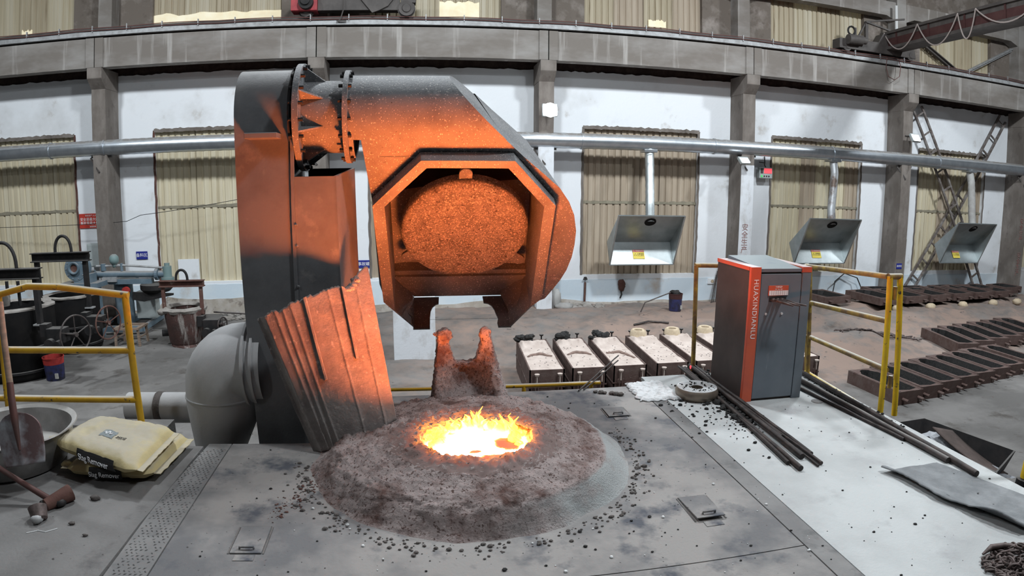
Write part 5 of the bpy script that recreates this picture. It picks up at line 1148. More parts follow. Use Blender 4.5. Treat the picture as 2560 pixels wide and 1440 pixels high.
m = MB(); m.lathe([(0, .13), (.2, .12), (.33, .10), (.345, .085)], BC, (0, 0, 1), 40, jit=.05); m.build('powder', 'dust_fill', bs, smooth=180)
sh = thing('shovel', 'rusty round shovel standing blade down against the basin', 'shovel', (-2.55, 3.2, 2.1))
SP = V(-2.285, 3.17, 2.235); SU = V(-.10, .16, .62).normalized(); SX = V(1, .18, 0); SX = (SX - SU*SX.dot(SU)).normalized(); SN = SX.cross(SU)
def blade(u, v):
    hh = -.01 + .30*v; w = .135*(1 - (max(0, .42 - v)/.42)**2*.10)*(1 if v < .62 else sqrt(max(0, 1 - ((v - .62)/.385)**2)))
    x = (u - .5)*2*w; return SP + SX*x + SU*(hh - .02 + .03*(abs(u - .5)*2)**2*0) + SN*(.10*(x/.14)**2*.35 - .012*math.exp(-(x/.02)**2))*-1
m = MB(); m.grid(28, 24, blade); m.build('blade', 'shovel_blade', sh, smooth=180, solid=.004)
m = MB(); m.tube([SP + SU*.06 - SN*-.012, SP + SU*.24 + SN*.012, SP + SU*.36 + SN*.008, SP + SU*.44], [.008, .022, .021, .02], 10); m.build('socket', 'shovel_rust', sh, smooth=60)
m = MB(); m.tube([SP + SU*.42, SP + SU*.9], .019, 10); m.build('handle', 'wood', sh, smooth=60)
hm = thing('sledge_hammer', 'sledge hammer with red handle leaning on the aluminium basin', 'hammer', (-2.02, 3.10, 2))
h0, h1 = V(-2.66, 3.20, 2.285), V(-2.09, 3.085, 2.035)
m = MB(); m.tube([h0, h0.lerp(h1, .5) + V(0, 0, -.004), h1], [.015, .016, .019], 10); m.build('handle', 'shovel_rust', hm, smooth=60)
m = MB(); m.cyl((-2.10, 3.03, 2.035), (-2.005, 3.155, 2.055), .034, .05, n=14); m.build('head', 'rusty_red', hm, smooth=40)
m = MB()
for k in range(5): m.lump((-2.12 + .022*k, 3.06 + .004*k, 2.03 + .008*(k % 2)), .034, k, 6)
m.build('eye', 'black_steel', hm, smooth=180)
cp_ = thing('small_metal_cup', 'small blackened metal cup lying on the slab at the lower left', 'cup', (-2.09, 2.93, 2))
m = MB(); m.lathe([(0, -.05), (.030, -.05), (.042, -.04), (.052, .03), (.048, .03), (.036, -.035), (0, -.04)], (-2.085, 2.93, 2.046), (-.35, .5, .55), 24); m.build('cup', 'chain_iron', cp_, smooth=40)
m = MB(); m.lump((-2.075, 2.885, 2.03), .035, 3, 7); m.build('knob', 'pale_steel', cp_, smooth=180)
m = MB(); m.cyl((-2.13, 2.94, 2.012), (-2.15, 2.97, 2.012), .014, n=8); m.build('spout', 'black_steel', cp_)
for k, (x, y, s, lab) in enumerate(((-1.87, 3.17, .020, 'black slag stone on the slab just in front of the yellow bags'), (-1.74, 2.78, .010, 'small black stone on the slab beside the dark gap'), (-1.87, 2.89, .012, 'small dark stone on the slab to the right of the metal cup'))):
    o = thing('slag_stone', lab, 'stone', (x, y, 2)); m = MB(); m.lump((x, y, 2.004 + s*.6), s, k + 3, 7, (1.5, 1, .75), .6); m.build('stone', 'ash', o, smooth=180)
ww = thing('bent_wire', 'short bent pale wire on the slab in front of the metal cup', 'wire', (-2.0, 2.8, 2)); m = MB(); m.tube([(-2.08, 2.78, 2.006), (-2.03, 2.81, 2.006), (-1.98, 2.80, 2.006), (-1.93, 2.84, 2.006)], .003, 5); m.build('wire', 'white_grit', ww)

# ------------------------------------------------------------------ ladles, mixer and tools on the shop floor at the left
def hose_loop(par, x0, x1, y, z, h, r=.035):
    m = MB(); m.tube([((x0 + x1)/2 - (x1 - x0)/2*cos(pi*k/16), y, z + h*sin(pi*k/16)**.8) for k in range(17)], r, 10); m.build('hose_loop', 'black_steel', par, smooth=60)
def ladle(lab, cx, cy, r, h, beam_z, half, loop, body, beam_y, post_z, lip):
    l = thing('foundry_ladle', lab, 'ladle', (cx, cy, 0), 'foundry ladles on the floor')
    m = MB(); m.lathe([(0, .02), (r*.93, .02), (r, .10), (r*1.02, h), (r*.80, h), (r*.78, h*.45), (0, h*.45)], (cx, cy, 0), (0, 0, 1), 44); m.build('body', body, l, smooth=40)
    m = MB(); m.lathe([(r*1.02, h - .004), (r*1.03, h + .03), (r*.86, h + .05), (r*.79, h + .01)], (cx, cy, 0), (0, 0, 1), 44, jit=.10); m.build('lining', 'lining', l, smooth=60)
    for z in (h*.45, h*.12): m = MB(); m.lathe([(r*1.0, z), (r*1.045, z + .005), (r*1.045, z + .05), (r*1.0, z + .055)], (cx, cy, 0), (0, 0, 1), 44); m.build('hoop', 'black_steel', l, smooth=40)
    m = MB(); y = beam_y                                                    # lifting beam (I section) on two side straps
    for za, zb, w in ((beam_z, beam_z + .02, .10), (beam_z + .19, beam_z + .21, .10), (beam_z, beam_z + .2, .012)): m.box(cx - half, cx + half, y - w, y + w, za, zb)
    m.build('lifting_beam', 'black_steel', l)
    for s in (-1, 1):
        m = MB(); m.box(cx + s*(half - .12) - .05, cx + s*(half - .12) + .05, y - .05, y + .05, post_z, beam_z); m.build('strap', 'black_steel', l)
        m = MB(); m.box(cx + s*(half - .12) - .12, cx + s*(half - .12) + .12, y - .08, y + .08, h*.80, h*.80 + .03); m.build('bracket', 'pale_steel', l)
    if loop: hose_loop(l, cx + loop[0], cx + loop[1], y, beam_z + .2, loop[2])
    return l
def gear(l, gx, gy, gz, wx, wy, R, mt='rod_pipe'):
    m = MB(); m.box(gx, gx + .38, gy - .13, gy + .13, gz - .14, gz + .14); m.build('gearbox', 'black_steel', l, bevel=.015)
    m = MB(); m.cyl((gx + .1, gy - .13, gz - .15), (gx + .1, gy - .24, gz - .15), .11, n=16); m.cyl((gx + .28, gy - .12, gz - .14), (gx + .28, gy - .26, gz - .14), .07, n=12); m.build('gear_cover', 'black_steel', l, smooth=40)
    m = MB(); m.cyl((gx + .38, gy, gz), (wx, wy, gz + .02), .035, n=8); m.build('shaft', 'black_steel', l)
    ax = Vector((.93, -.36, 0)).normalized(); a, b, _ = frame(ax); c = Vector((wx, wy, gz + .02))
    hw = MB(); hw.tube([c + (a*cos(2*pi*k/36) + b*sin(2*pi*k/36))*R for k in range(36)], .018, 8, closed=True); w = hw.build('handwheel', mt, l, smooth=60)
    for k in range(5):
        q = 2*pi*k/5 + .3; mm = MB(); mm.cyl(c, c + (a*cos(q) + b*sin(q))*R, .012, n=6); mm.build('spoke', mt, w)
    mm = MB(); mm.cyl(c - ax*.04, c + ax*.04, .045, n=10); mm.build('hub', mt, w)
    m = MB(); m.box(gx - .14, gx + .02, gy - .1, gy + .1, gz - .02, gz + .22); m.build('mounting', 'black_steel', l)
l1 = ladle('black foundry ladle nearest the left edge with a steel beam across it', -8.42, 12.25, .80, 1.42, 2.05, 1.02, (-.10, .50, .52), 'ladle_black', 11.75, 1.0, 0)
gear(l1, -7.25, 11.6, .98, -6.62, 11.5, .37)
m = MB(); m.lathe([(.0, .0), (.11, 0), (.14, .18), (.11, .3), (0, .3)], (-8.55, 12.1, 1.46), (0, 0, 1), 20); m.build('plug', 'lining', l1, smooth=40)
for dx in (-.05, .22):
    m = MB(); m.cyl((-8.45 + dx, 12.2, 1.45), (-8.45 + dx, 12.2, 1.95), .035, n=8); m.box(-8.53 + dx, -8.37 + dx, 12.1, 12.3, 1.72, 1.76); m.build('stopper_rod', 'black_steel', l1)
l2 = ladle('second black foundry ladle standing behind the first below the fan', -8.28, 14.35, .66, 1.28, 2.11, .75, (-.12, .30, .38), 'ladle_black', 14.05, .9, 0)
gear(l2, -7.40, 13.5, .82, -6.82, 13.3, .36, 'rusty_red')
l3 = thing('small_ladle', 'small brown crusted ladle with hanging frame near the blue machine', 'ladle', (-5.55, 14.6, 0), 'foundry ladles on the floor')
m = MB(); m.lathe([(0, .04), (.36, .04), (.40, .10), (.50, .86), (.42, .86), (.33, .15), (0, .15)], (-5.55, 14.7, 0), (0, 0, 1), 36, jit=.03); m.build('body', 'ladle_brown', l3, smooth=45)
m = MB(); m.lathe([(.50, .80), (.535, .87), (.45, .93), (.38, .86)], (-5.55, 14.7, 0), (0, 0, 1), 36, jit=.16); m.build('crusted_lip', 'lining', l3, smooth=60)
m = MB(); m.lump((-5.98, 14.4, .84), .13, 5, 8, (1, 1, .6)); m.build('spout', 'lining', l3, smooth=180)
m = MB(); m.lathe([(0, 0), (.42, 0), (.40, .05), (0, .05)], (-5.5, 14.7, 0), (0, 0, 1), 20, jit=.1); m.build('foot', 'ladle_brown', l3)
m = MB(); m.box(-6.08, -4.98, 14.5, 14.66, 1.52, 1.54); m.box(-6.08, -4.98, 14.56, 14.60, 1.40, 1.53); m.box(-6.08, -4.98, 14.5, 14.66, 1.39, 1.41); m.build('lifting_beam', 'rusty_red', l3)
for x in (-6.0, -5.07): m = MB(); m.box(x - .035, x + .035, 14.54, 14.62, .75, 1.40); m.build('strap', 'rusty_red', l3)
m = MB(); m.cyl((-6.12, 14.6, .30), (-5.95, 14.65, .30), .09, n=12); m.build('trunnion', 'black_steel', l3)
hose_loop(l3, -5.66, -5.38, 14.58, 1.54, .24, .03)
gear(l3, -5.02, 14.5, .50, -4.55, 14.4, .17)
m = MB(); m.cyl((-4.9, 14.9, .72), (-4.05, 14.9, .66), .02, n=6); m.build('pull_bar', 'rod_pipe', l3)

mx = thing('sand_mixer', 'blue-grey resin sand mixer with long horizontal arm and motor', 'mixer', (-7.8, 16.2, 0))
for z0, z1 in ((.08, .22),):
    for a, b in (((-8.7, 17.3), (-7.2, 17.3)), ((-8.5, 15.7), (-7.1, 15.7)), ((-8.6, 17.3), (-8.4, 15.7)), ((-7.2, 17.3), (-7.1, 15.7)), ((-7.9, 17.3), (-7.75, 15.7))): m = MB(); m.bar((*a, .16), (*b, .16), .10, .14); m.build('base_rail', 'machine_blue', mx)
m = MB(); m.cyl((-7.82, 16.3, .2), (-7.82, 16.3, 1.30), .25, n=24); m.build('pillar', 'machine_blue', mx, smooth=40)
m = MB(); m.box(-8.15, -7.5, 16.0, 16.6, 1.28, 1.36); m.build('turntable', 'machine_blue', mx)
m = MB(); m.cyl((-8.42, 16.0, 1.53), (-6.78, 16.0, 1.50), .085, n=20); m.build('screw_tube', 'machine_blue', mx, smooth=40)
for x in (-6.72, -8.5): m = MB(); m.cyl((x - .03, 16.0, 1.5), (x + .05, 16.0, 1.5), .15, n=18); m.build('tube_flange', 'machine_blue', mx)
m = MB(); m.cyl((-6.68, 16.0, 1.5), (-6.45, 16.0, 1.5), .09, n=16); m.build('tube_end', 'machine_blue', mx, smooth=40)
m = MB(); m.box(-8.05, -6.85, 15.92, 16.1, 1.27, 1.40); m.build('arm_beam', 'machine_blue', mx)
m = MB(); m.box(-8.2, -7.8, 15.86, 15.96, 1.34, 1.46); m.build('white_plate', 'pale_steel', mx)
m = MB(); m.cyl((-6.43, 16.0, 1.32), (-6.43, 16.0, 1.70), .115, n=18); m.cyl((-6.43, 16, 1.70), (-6.43, 16, 1.78), .07, n=12); m.cyl((-6.43, 16, 1.34), (-6.43, 16, 1.42), .17, n=18); m.build('gear_motor', 'machine_green', mx, smooth=40)
m = MB(); m.lathe([(0, .0), (.34, 0), (.42, .08), (.42, .20), (0, .22)], (-6.75, 16.0, 1.06), (0, 0, 1), 28); m.build('mixing_bowl', 'black_steel', mx, smooth=40)
m = MB(); m.cyl((-7.8, 16.0, 1.76), (-6.5, 16.0, 1.66), .028, n=8); m.cyl((-8.4, 16, 1.74), (-7.7, 16, 1.74), .03, n=8); m.build('feed_pipe', 'pale_steel', mx)
m = MB(); m.lump((-7.88, 16.0, 1.90), .13, 2, 9, (1, 1, 1.1), .1); m.cyl((-7.88, 16.0, 1.70), (-7.88, 16.0, 1.82), .05, n=10); m.build('valve', 'machine_green', mx, smooth=180)
MB().cyl((-8.2, 16.0, 1.62), (-8.2, 16.0, 1.8), .07, n=12).build('fitting', 'machine_blue', mx); MB().cyl((-7.68, 16, 1.6), (-7.68, 16, 1.8), .04, n=10).build('fitting', 'machine_blue', mx)
m = MB(); m.cyl((-8.55, 15.9, 1.42), (-8.55, 15.9, 1.62), .12, n=14); m.box(-8.65, -8.4, 15.85, 16.1, 1.36, 1.46); m.build('pump', 'black_steel', mx)
m = MB(); m.cyl((-7.58, 15.98, 1.1), (-7.58, 15.88, 1.1), .10, n=16); m.build('red_knob', 'red_paint', mx)
m = MB(); m.box(-7.5, -6.95, 16.3, 16.6, .3, 1.0); m.build('control_box', 'grey_box', mx, bevel=.01)
m = MB(); m.prism([(-7.3, 1.1), (-6.2, 1.05), (-6.2, 1.0), (-7.0, .85), (-7.3, .9)], lambda p, q, h: (p, h, q), 15.7, 15.75); m.build('chute', 'black_steel', mx)
bw = thing('centrifugal_fan', 'blue-grey centrifugal fan with round inlet standing behind the ladles', 'fan', (-8.7, 15.6, 1.3))
m = MB(); m.lathe([(0, -.16), (.30, -.16), (.31, -.14), (.31, .14), (0, .14)], (-8.68, 15.55, 1.76), (0, 1, 0), 40); m.build('scroll', 'machine_blue', bw, smooth=40)
m = MB(); m.lathe([(.13, -.22), (.15, -.22), (.15, -.15), (.10, -.15), (.10, -.20), (.13, -.22)], (-8.70, 15.55, 1.78), (0, 1, 0), 24); m.build('inlet_ring', 'machine_blue', bw, smooth=40)
m = MB(); m.cyl((-8.70, 15.43, 1.78), (-8.70, 15.38, 1.78), .10, n=20); m.build('impeller', 'rusty_red', bw)
for k in range(10): q = 2*pi*k/10; MB().cyl((-8.68 + .255*cos(q), 15.37, 1.76 + .255*sin(q)), (-8.68 + .255*cos(q), 15.39, 1.76 + .255*sin(q)), .012, n=6).build('bolt', 'pale_steel', bw)
m = MB(); m.box(-8.75, -8.28, 15.4, 15.75, 1.40, 1.62); m.build('outlet', 'machine_blue', bw)
m = MB(); m.box(-9.15, -8.05, 15.3, 15.9, 1.28, 1.40); m.build('frame', 'machine_blue', bw)
for x in (-9.05, -8.15):
    m = MB(); m.box(x - .05, x + .05, 15.5, 15.6, 0, 1.28); m.build('leg', 'machine_blue', bw)
sl = thing('wooden_stool', 'small wooden trestle stool before the blue mixer base', 'stool', (-7.0, 14.7, 0))
for q in ((-7.32, -6.66, 14.45, 14.52), (-7.32, -6.66, 14.98, 15.05), (-7.32, -7.24, 14.52, 14.98), (-6.74, -6.66, 14.52, 14.98)): MB().box(*q, .40, .45).build('seat_rail', 'wood', sl)
for x in (-7.28, -6.70):
    for y in (14.5, 15.0): m = MB(); m.bar((x*1.0 + (.02 if x > -7 else -.02), y, 0), (x, y, .41), .05, .05); m.build('leg', 'wood', sl)
for x in (-7.28, -6.7): MB().bar((x, 14.5, .2), (x, 15.0, .2), .03, .03).build('stretcher', 'wood', sl)
def bucket(lab, x, y, z, r, h, lip, low):
    b = thing('paint_bucket', lab, 'bucket', (x, y, z), 'old paint buckets')
    m = MB(); m.lathe([(0, 0), (r*.86, 0), (r*.88, .01), (r*.96, h*.72), (r*.90, h*.72), (r*.84, .02), (0, .02)], (x, y, z), (0, 0, 1), 28); m.build('pail', low, b, smooth=40)
    m = MB(); m.lathe([(r*.965, h*.70), (r, h*.95), (r*1.04, h*.96), (r*1.04, h), (r*.97, h), (r*.93, h*.72)], (x, y, z), (0, 0, 1), 28); m.build('upper_band', lip, b, smooth=40)
    m = MB(); m.lathe([(0, h*.8), (r*.95, h*.8)], (x, y, z), (0, 0, 1), 20); m.build('content', 'coal', b)
    m = MB(); m.box(x + r*.45, x + r*.75, y - r*.86, y - r*.70, z + h*.12, z + h*.34); m.build('label', 'dust_fill', b)
    return b
bucket('blue paint bucket with red band on the floor beside the black ladle', -7.43, 11.9, 0, .215, .47, 'red_paint', 'paint_can')
b2 = bucket('dark paint bucket with a stick in it near the wall under the brown window', 6.72, 15.6, floor_h(6.72, 15.6), .185, .46, 'crane_maroon', 'paint_can')
m = MB(); zf = floor_h(6.7, 15.6); m.tube([(6.85, 15.7, zf + .52), (6.6, 15.6, zf + .50), (5.75, 15.3, zf + .30), (5.62, 15.25, zf + .06)], .016, 6); m.build('stirring_rod', 'rod_pipe', b2)
m = MB(); m.lump((6.70, 15.62, zf + .47), .15, 4, 7, (1, 1, .5), .6); m.build('rag', 'coal', b2, smooth=180)
bucket('blue and white bucket behind the right yellow railing posts', 7.16, 10.42, 0.615, .17, .34, 'white_grit', 'paint_can')
cbk = thing('concrete_block', 'pale concrete slab standing on the floor below the fume hood', 'block', (-.1, 13, 0))
m = MB(); m.box(-.53, .34, 12.95, 13.2, .0, 1.35); m.build('block', 'limewash', cbk, bevel=.01)

# ------------------------------------------------------------------ row of six moulding flasks behind the deck
def flask(lab, x0, y0, cupped, loop_marks, seed):
    f = thing('moulding_flask', lab, 'moulding flask', (x0, y0, 0), 'moulding flasks in a row behind the deck')
    w, L_, h = .60, 2.06, .60; sk_ = -.02
    def P(u, v, z): return Vector((x0 + u*w + .10*v, y0 + v*L_, z))
    m = MB(); t = .022
    for (a, b, c, d) in (((0, 0), (1, 0), (1, .012), (0, .012)), ((0, .988), (1, .988), (1, 1), (0, 1)), ((0, 0), (.04, 0), (.04, 1), (0, 1)), ((.96, 0), (1, 0), (1, 1), (.96, 1))):
        m.add([P(*q, 0.02) for q in (a, b, c, d)] + [P(*q, h) for q in (a, b, c, d)], [(0, 3, 2, 1), (4, 5, 6, 7), (0, 1, 5, 4), (1, 2, 6, 5), (2, 3, 7, 6), (3, 0, 4, 7)])
    m.build('frame', 'flask_iron', f)
    m = MB()
    for (a, b, c, d) in (((-.015, -.006), (1.015, -.006), (1.015, 0), (-.015, 0)),): m.add([P(*q, h*.5 - .012) for q in (a, b, c, d)] + [P(*q, h*.5 + .012) for q in (a, b, c, d)], [(0, 3, 2, 1), (4, 5, 6, 7), (0, 1, 5, 4), (1, 2, 6, 5), (2, 3, 7, 6), (3, 0, 4, 7)])
    m.add([P(*q, h*.5 - .012) for q in ((-.02, 0), (0, 0), (0, 1), (-.02, 1))] + [P(*q, h*.5 + .012) for q in ((-.02, 0), (0, 0), (0, 1), (-.02, 1))], [(0, 3, 2, 1), (4, 5, 6, 7), (0, 1, 5, 4), (1, 2, 6, 5), (2, 3, 7, 6), (3, 0, 4, 7)])
    m.build('parting_rib', 'flask_iron', f)
    def top(u, v):
        uu, vv = .03 + .94*u, .01 + .98*v; e = min(u, 1 - u, v, 1 - v)
        z = h - .012 + .012*fbm(uu*5 + seed, vv*9) + .10*math.exp(-((vv - .80)/.06)**2)*sm(0, .15, e)*(.7 + .5*fbm(uu*6, seed)) + .05*math.exp(-((vv - .9)/.06)**2)*sm(0, .1, e)
        return P(uu, vv, z)
    m = MB(); m.grid(26, 60, top); m.build('sand_top', 'mould_sand', f, smooth=180)
    m = MB()
    for k in range(22):
        u, v = random.uniform(.1, .9), random.uniform(.06, .7); c = top(u, v); m.cyl(c + Vector((0, 0, -.01)), c + Vector((0, 0, .004)), .012, n=6)
    m.build('vent_holes', 'ash', f, kind='stuff')
    if loop_marks:
        m = MB(); cv = [(.12 + .76*k/14, .42 + (.06*sin(k*.25) if loop_marks == 1 else -.20*max(0, (k - 8)/6)**1.5)) for k in range(15)]
        m.tube([top(u, v) + Vector((0, 0, .004)) for u, v in cv], [.02 + .018*sin(pi*k/14) for k in range(15)], 8); m.build('sand_bead', 'sand_brown', f, smooth=180)
    m = MB(); cu = P(.38, .93, h + .03)
    if cupped == 'cup': m.lathe([(.17, .0), (.155, .10), (.125, .13), (.085, .12), (.08, .02)], cu, (0, 0, 1), 20, jit=.18); m.build('pouring_cup', 'cup_sand', f, smooth=60)
    else:
        for k in range(9): m.lump(cu + Vector((random.gauss(-.03, .07), random.gauss(0, .06), .04 + random.gauss(0, .025))), random.uniform(.05, .085), k + seed, 6, (1.2, 1, .8), .6)
        m.build('burnt_cup', 'coal', f)
    for u in (.2, .85):                                                     # clamp bolts on the front and back faces
        for v, s in ((0, -1), (1, 1)):
            c = P(u, v, h*.82) + Vector((0, s*.05, 0)); m = MB(); m.box(c.x - .045, c.x + .045, min(c.y, c.y - s*.06), max(c.y, c.y - s*.06), h*.5, h*.62); m.box(c.x - .03, c.x - .018, c.y - .012, c.y + .012, h*.3, h*.82); m.box(c.x + .018, c.x + .03, c.y - .012, c.y + .012, h*.3, h*.82); m.build('clamp', 'flask_iron', f)
            m = MB(); z = h*.86 if v == 0 else h + .06; m.cyl((c.x, c.y, h*.6), (c.x, c.y, z), .014, n=8); m.cyl((c.x, c.y, z), (c.x, c.y, z + .03), .035, .045, n=10); m.build('clamp_bolt', 'mould_sand' if v == 0 else 'black_steel', f)
fl_lab = ['moulding flask at the left end of the row with burnt cup and two sand ridges', 'second moulding flask from the left with burnt black pouring cup and straight sand bead', 'third moulding flask from the left with bent sand bead and black cup', 'moulding flask with clean sand cup in the middle of the row', 'moulding flask with pale sand cup behind the rusty yellow post', 'moulding flask partly hidden by the control cabinet at the right end of the row']
for k in range(6): flask(fl_lab[k], 1.80 + .735*k + (.02*k if k > 2 else 0), 10.02 + .02*k, 'burnt' if k < 3 else 'cup', [1, 1, 2, 0, 0, 0][k], k + 1)
m = MB()
flask('moulding flask seen between the cabinet and the right railing, with a bucket on it', 6.74, 9.95, 'cup', 0, 9)
# ------------------------------------------------------------------ cast-iron half moulds on the right
def half_mould():
    f = thing('half_mould', '', 'half mould', (0, 0, 0), 'cast iron half moulds on the floor')
    w, L_, h = .56, 1.66, .25
    def sec(v):                                                             # cavity half width and floor along the length
        return .20 if v < .80 else .20 - .09*sm(.80, .9, v), h - .015 - .16*sm(.03, .06, v)*(1 - sm(.93, .97, v))
    m = MB(); N = 26; vs = []
    for k in range(N + 1):
        v = k/N; cw, zf = sec(v); y = L_*v; inn = .04 < v < .96
        cwx = cw if inn else .001
        vs += [(-w/2, y, 0), (-w/2, y, h), (-cwx, y, h), (-cwx*.8, y, zf if inn else h), (cwx*.8, y, zf if inn else h), (cwx, y, h), (w/2, y, h), (w/2, y, 0)]
    m.add(vs, [(8*k + q, 8*k + q + 1, 8*k + 9 + q, 8*k + 8 + q) for k in range(N) for q in range(7)] + [tuple(range(8)), tuple(8*N + q for q in range(7, -1, -1))])
    m.mi = [1 if i < 7*N and i % 7 in (2, 3, 4) and 1 <= i//7 < N - 1 else 0 for i in range(len(m.f))]
    m.build('body', ['flask_iron', 'coal'], f)
    m = MB(); m.grid(6, 24, lambda u, v: Vector(((u - .5)*2*(sec(.05 + .9*v)[0]*.84), L_*(.05 + .9*v), h - .155 + .02*abs(u - .5)))); m.build('cavity', 'coal', f)
    for s in (-1, 1): m = MB(); m.cyl((s*.18, -.17, h*.45), (s*.18, .02, h*.45), .028, n=8); m.build('handle_pin', 'flask_iron', f)
    m = MB(); m.cyl((0, L_, h*.55), (0, L_ + .15, h*.55), .03, n=8); m.build('end_pin', 'flask_iron', f)
    for s in (-1, 1): m = MB(); m.box(s*.245 - .02, s*.245 + .02, .03, L_ - .03, h, h + .006); m.build('edge_rib', 'flask_iron', f)
    return f
hmd = half_mould()
used = [False]
def put(x, y, z, rz, lab, sc=None):
    if not used[0]:
        used[0] = True; hmd.location = (x, y, z); hmd.rotation_euler = (0, 0, rz); hmd['label'] = lab
        if sc: hmd.scale = sc
        return hmd
    return dup(hmd, (x, y, z), (0, 0, rz), lab, None, sc)
A0, A1 = Vector((8.78, 9.22, 0)), Vector((13.35, 10.28, 0))
row1 = ['nearest half mould of the front row beside the yellow gate post', 'second half mould of the front row from the yellow gate post', 'third half mould of the front row from the yellow gate post', 'half mould in the middle of the front row on grey concrete', 'fifth half mould of the front row from the yellow gate post', 'sixth half mould of the front row from the yellow gate post', 'half mould at the far right end of the front row']
rz1 = radians(14)
for k in range(7):
    p = Vector((8.48 + .635*k, 8.60 + .13*k, 0)); put(p.x, p.y, 0, radians(2.5), row1[k], (1.08, .86, 1))
put(13.10, 9.60, 0, radians(2), 'half mould standing alone beyond the front row at the right edge', (1.08, .8, 1))
row2 = ['half mould at the left end of the middle row, tilted on the sand', 'second half mould of the middle row from its left end', 'third half mould of the middle row from its left end', 'fourth half mould of the middle row from its left end', 'fifth half mould of the middle row from its left end', 'half mould at the right end of the middle row']
for k in range(6):
    o = put(12.52 + .69*k, 11.0 + .12*k, .05, radians(-12.5), row2[k], (1.1, 1.02, 1))
row3 = ['row of rusty moulds along the far sand ridge, first from the left', 'second rusty mould along the far sand ridge', 'third rusty mould along the far sand ridge', 'fourth rusty mould along the far sand ridge', 'fifth rusty mould along the far sand ridge', 'sixth rusty mould along the far sand ridge', 'seventh rusty mould along the far sand ridge']
sp = put(11.9, 15.5, .42, radians(8), 'rusty flat mould lying at the left end of the far ridge by the railing', (1.9, .75, .8))
for k in range(6): put(13.55 + 1.12*k, 15.05 + .10*k, .42, radians(6), ['first', 'second', 'third', 'fourth', 'fifth', 'sixth'][k] + ' rusty mould from the left along the far sand ridge', (1.75, .9, .85))
for k in range(5): put(14.5 + 1.5*k, 16.25, .40, radians(-4 + 3*k), ['first', 'second', 'third', 'fourth', 'fifth'][k] + ' mould from the left in the rear stack against the wall', (2.0, .5, .9))
for k, x in enumerate((13.7, 15.1, 16.6, 18.1, 19.4)):
    o = thing('round_stone', ['first', 'second', 'third', 'fourth', 'fifth'][k] + ' round pale stone from the left propping the far moulds', 'stone', (x, 14.95, .35), 'round stones under the far moulds'); m = MB(); m.lump((x, 14.93 + .06*k, .33), .15, k, 8, (1.2, 1, .75), .2); m.build('stone', 'cup_sand', o, smooth=180)
# steel trough with slag, chain tangle, cable coil, rubbish by the wall
tr = thing('steel_trough', 'dark steel trough with grey slag on the floor beyond the deck edge', 'trough', (6.8, 5.9, 0))
tp = [(6.35, 6.72), (6.98, 6.74), (7.32, 5.36), (6.50, 4.95)]
m = MB(); TZ = .55
for k in range(4):
    a, b = Vector((*tp[k], 0)), Vector((*tp[(k + 1) % 4], 0)); c = Vector((6.8, 5.9, 0)); ai, bi = a.lerp(c, .22), b.lerp(c, .22)
    m.add([a + V(0, 0, TZ), b + V(0, 0, TZ), bi + V(0, 0, .05), ai + V(0, 0, .05)], [(0, 1, 2, 3)])
m.build('trough', 'black_steel', tr, solid=.02)
m = MB(); m.grid(10, 16, lambda u, v: V(6.52 + .45*u + .2*v, 6.55 - 1.4*v, .30 + .06*fbm(u*4, v*6) + .20*math.exp(-((v - .2)/.25)**2))); m.build('slag_fill', 'grey_slag', tr, smooth=180)
m = MB(); m.grid(8, 20, lambda u, v: V(6.66 + .40*u + .14*v, 6.25 - .95*v, .60 - .26*v + .16*(v - .5)**2 - .10*u), None); m.build('bent_plate', 'rust_plate', tr, smooth=180, solid=.02)
ct = thing('chain_tangle', 'tangle of dark chain slings lying on the sand behind the railing', 'chain', (10.6, 12.8, .2))
for q in range(9):
    m = MB(); x0, y0 = random.uniform(9.7, 10.6), random.uniform(12.35, 13.0); pts = []
    for k in range(14):
        x = x0 + .13*k + .06*sin(k*2.1 + q); y = y0 + .10*sin(k*.9 + q*1.7); pts.append(V(x, y, floor_h(x, y) + .035 + .02*(k % 2)))
    m.tube(pts, [.026 if k % 2 else .014 for k in range(14)], 6); m.build('chain', 'chain_iron', ct)
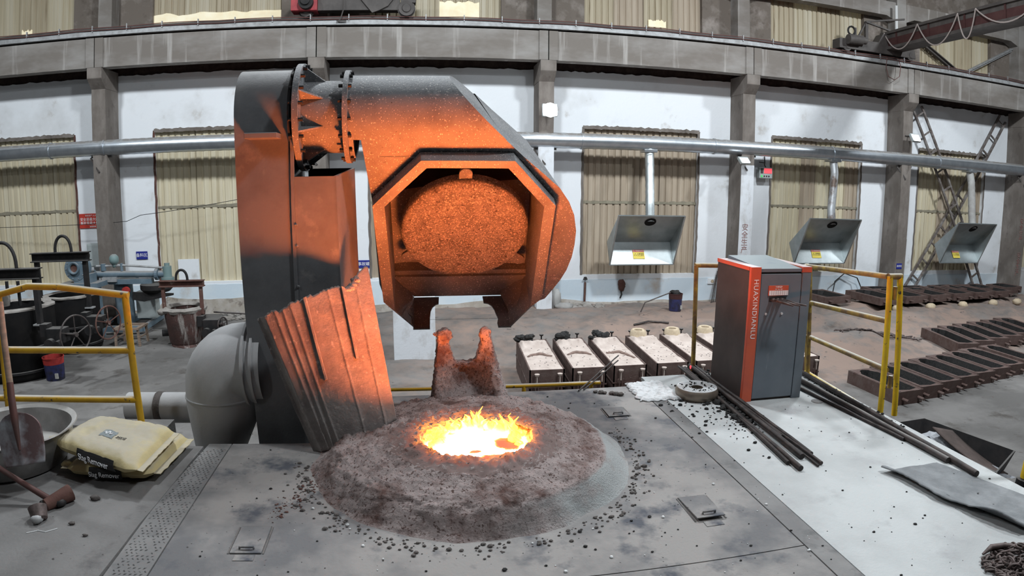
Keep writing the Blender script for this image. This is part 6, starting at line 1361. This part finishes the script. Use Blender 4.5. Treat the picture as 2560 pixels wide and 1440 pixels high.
rc = thing('cable_coil', 'pale rope and wire coil leaning at the wall beside the column', 'rope', (13.7, 17.2, .2))
for q in range(3):
    m = MB(); m.tube([V(13.2 + .35*q + (.55 - .1*q)*cos(2*pi*k/28), 17.0 + .35*sin(2*pi*k/28)*(.6 + .1*q), .27 + .05*abs(sin(k*.7 + q))) for k in range(29)], .03, 6); m.build('rope', 'rope', rc, smooth=60)
m = MB(); m.tube([V(13.0, 17.3, .2), V(13.2, 17.45, .75), V(13.6, 17.5, 1.0), V(14.1, 17.45, .85), V(14.4, 17.35, .25)], .02, 6); m.build('wire', 'black_print', rc)
m = MB()
for k in range(170):
    x = random.choice((random.uniform(16, 21.5), random.uniform(3.6, 5.2), random.uniform(-8, -3.5))); y = random.uniform(17.1, 17.6); s = random.uniform(.03, .10)
    if min(abs(x - c) for c in COLX) < .34 or y + s*1.2 > 17.66 or -8.8 < x < -7: continue
    m.lump((x, y, floor_h(x, y) + s*.4), s, k, 5, (1.5, 1, .8), .5)
m.build('rubble', 'lining', None, kind='stuff'); tagset(bpy.data.objects['rubble'], 'rubble and rubbish heaped along the foot of the wall', 'rubble')
gs = thing('folded_sack', 'grey crumpled sack leaning at the foot of the whitewashed column', 'sack', (3.85, 17.3, .2))
m = MB(); m.lump((3.82, 17.3, .35), .22, 5, 9, (.7, .6, 1.7), .5); m.lump((4.05, 17.2, .2), .2, 7, 8, (1.3, .8, .6), .5); m.build('sack', 'galv_dusty', gs, smooth=180)
lk = thing('lance_pipe', 'thin dark iron bar lying on the sand before the dark bucket', 'bar', (5.6, 14.6, .3)); m = MB(); m.tube([V(5.2, 14.55, floor_h(5.2, 14.55) + .03), V(5.6, 14.6, floor_h(5.6, 14.6) + .05), V(6.1, 14.5, floor_h(6.1, 14.5) + .03)], .025, 6); m.build('bar', 'rod_steel', lk)
cl_ = thing('concrete_curb', 'dark grey concrete block at the right edge beside the last column', 'block', (21.8, 16.3, 0)); m = MB(); m.box(21.66, 23.5, 16.2, 17.6, 0, 1.15); m.build('block', 'dusty_pipe', cl_, bevel=.02)
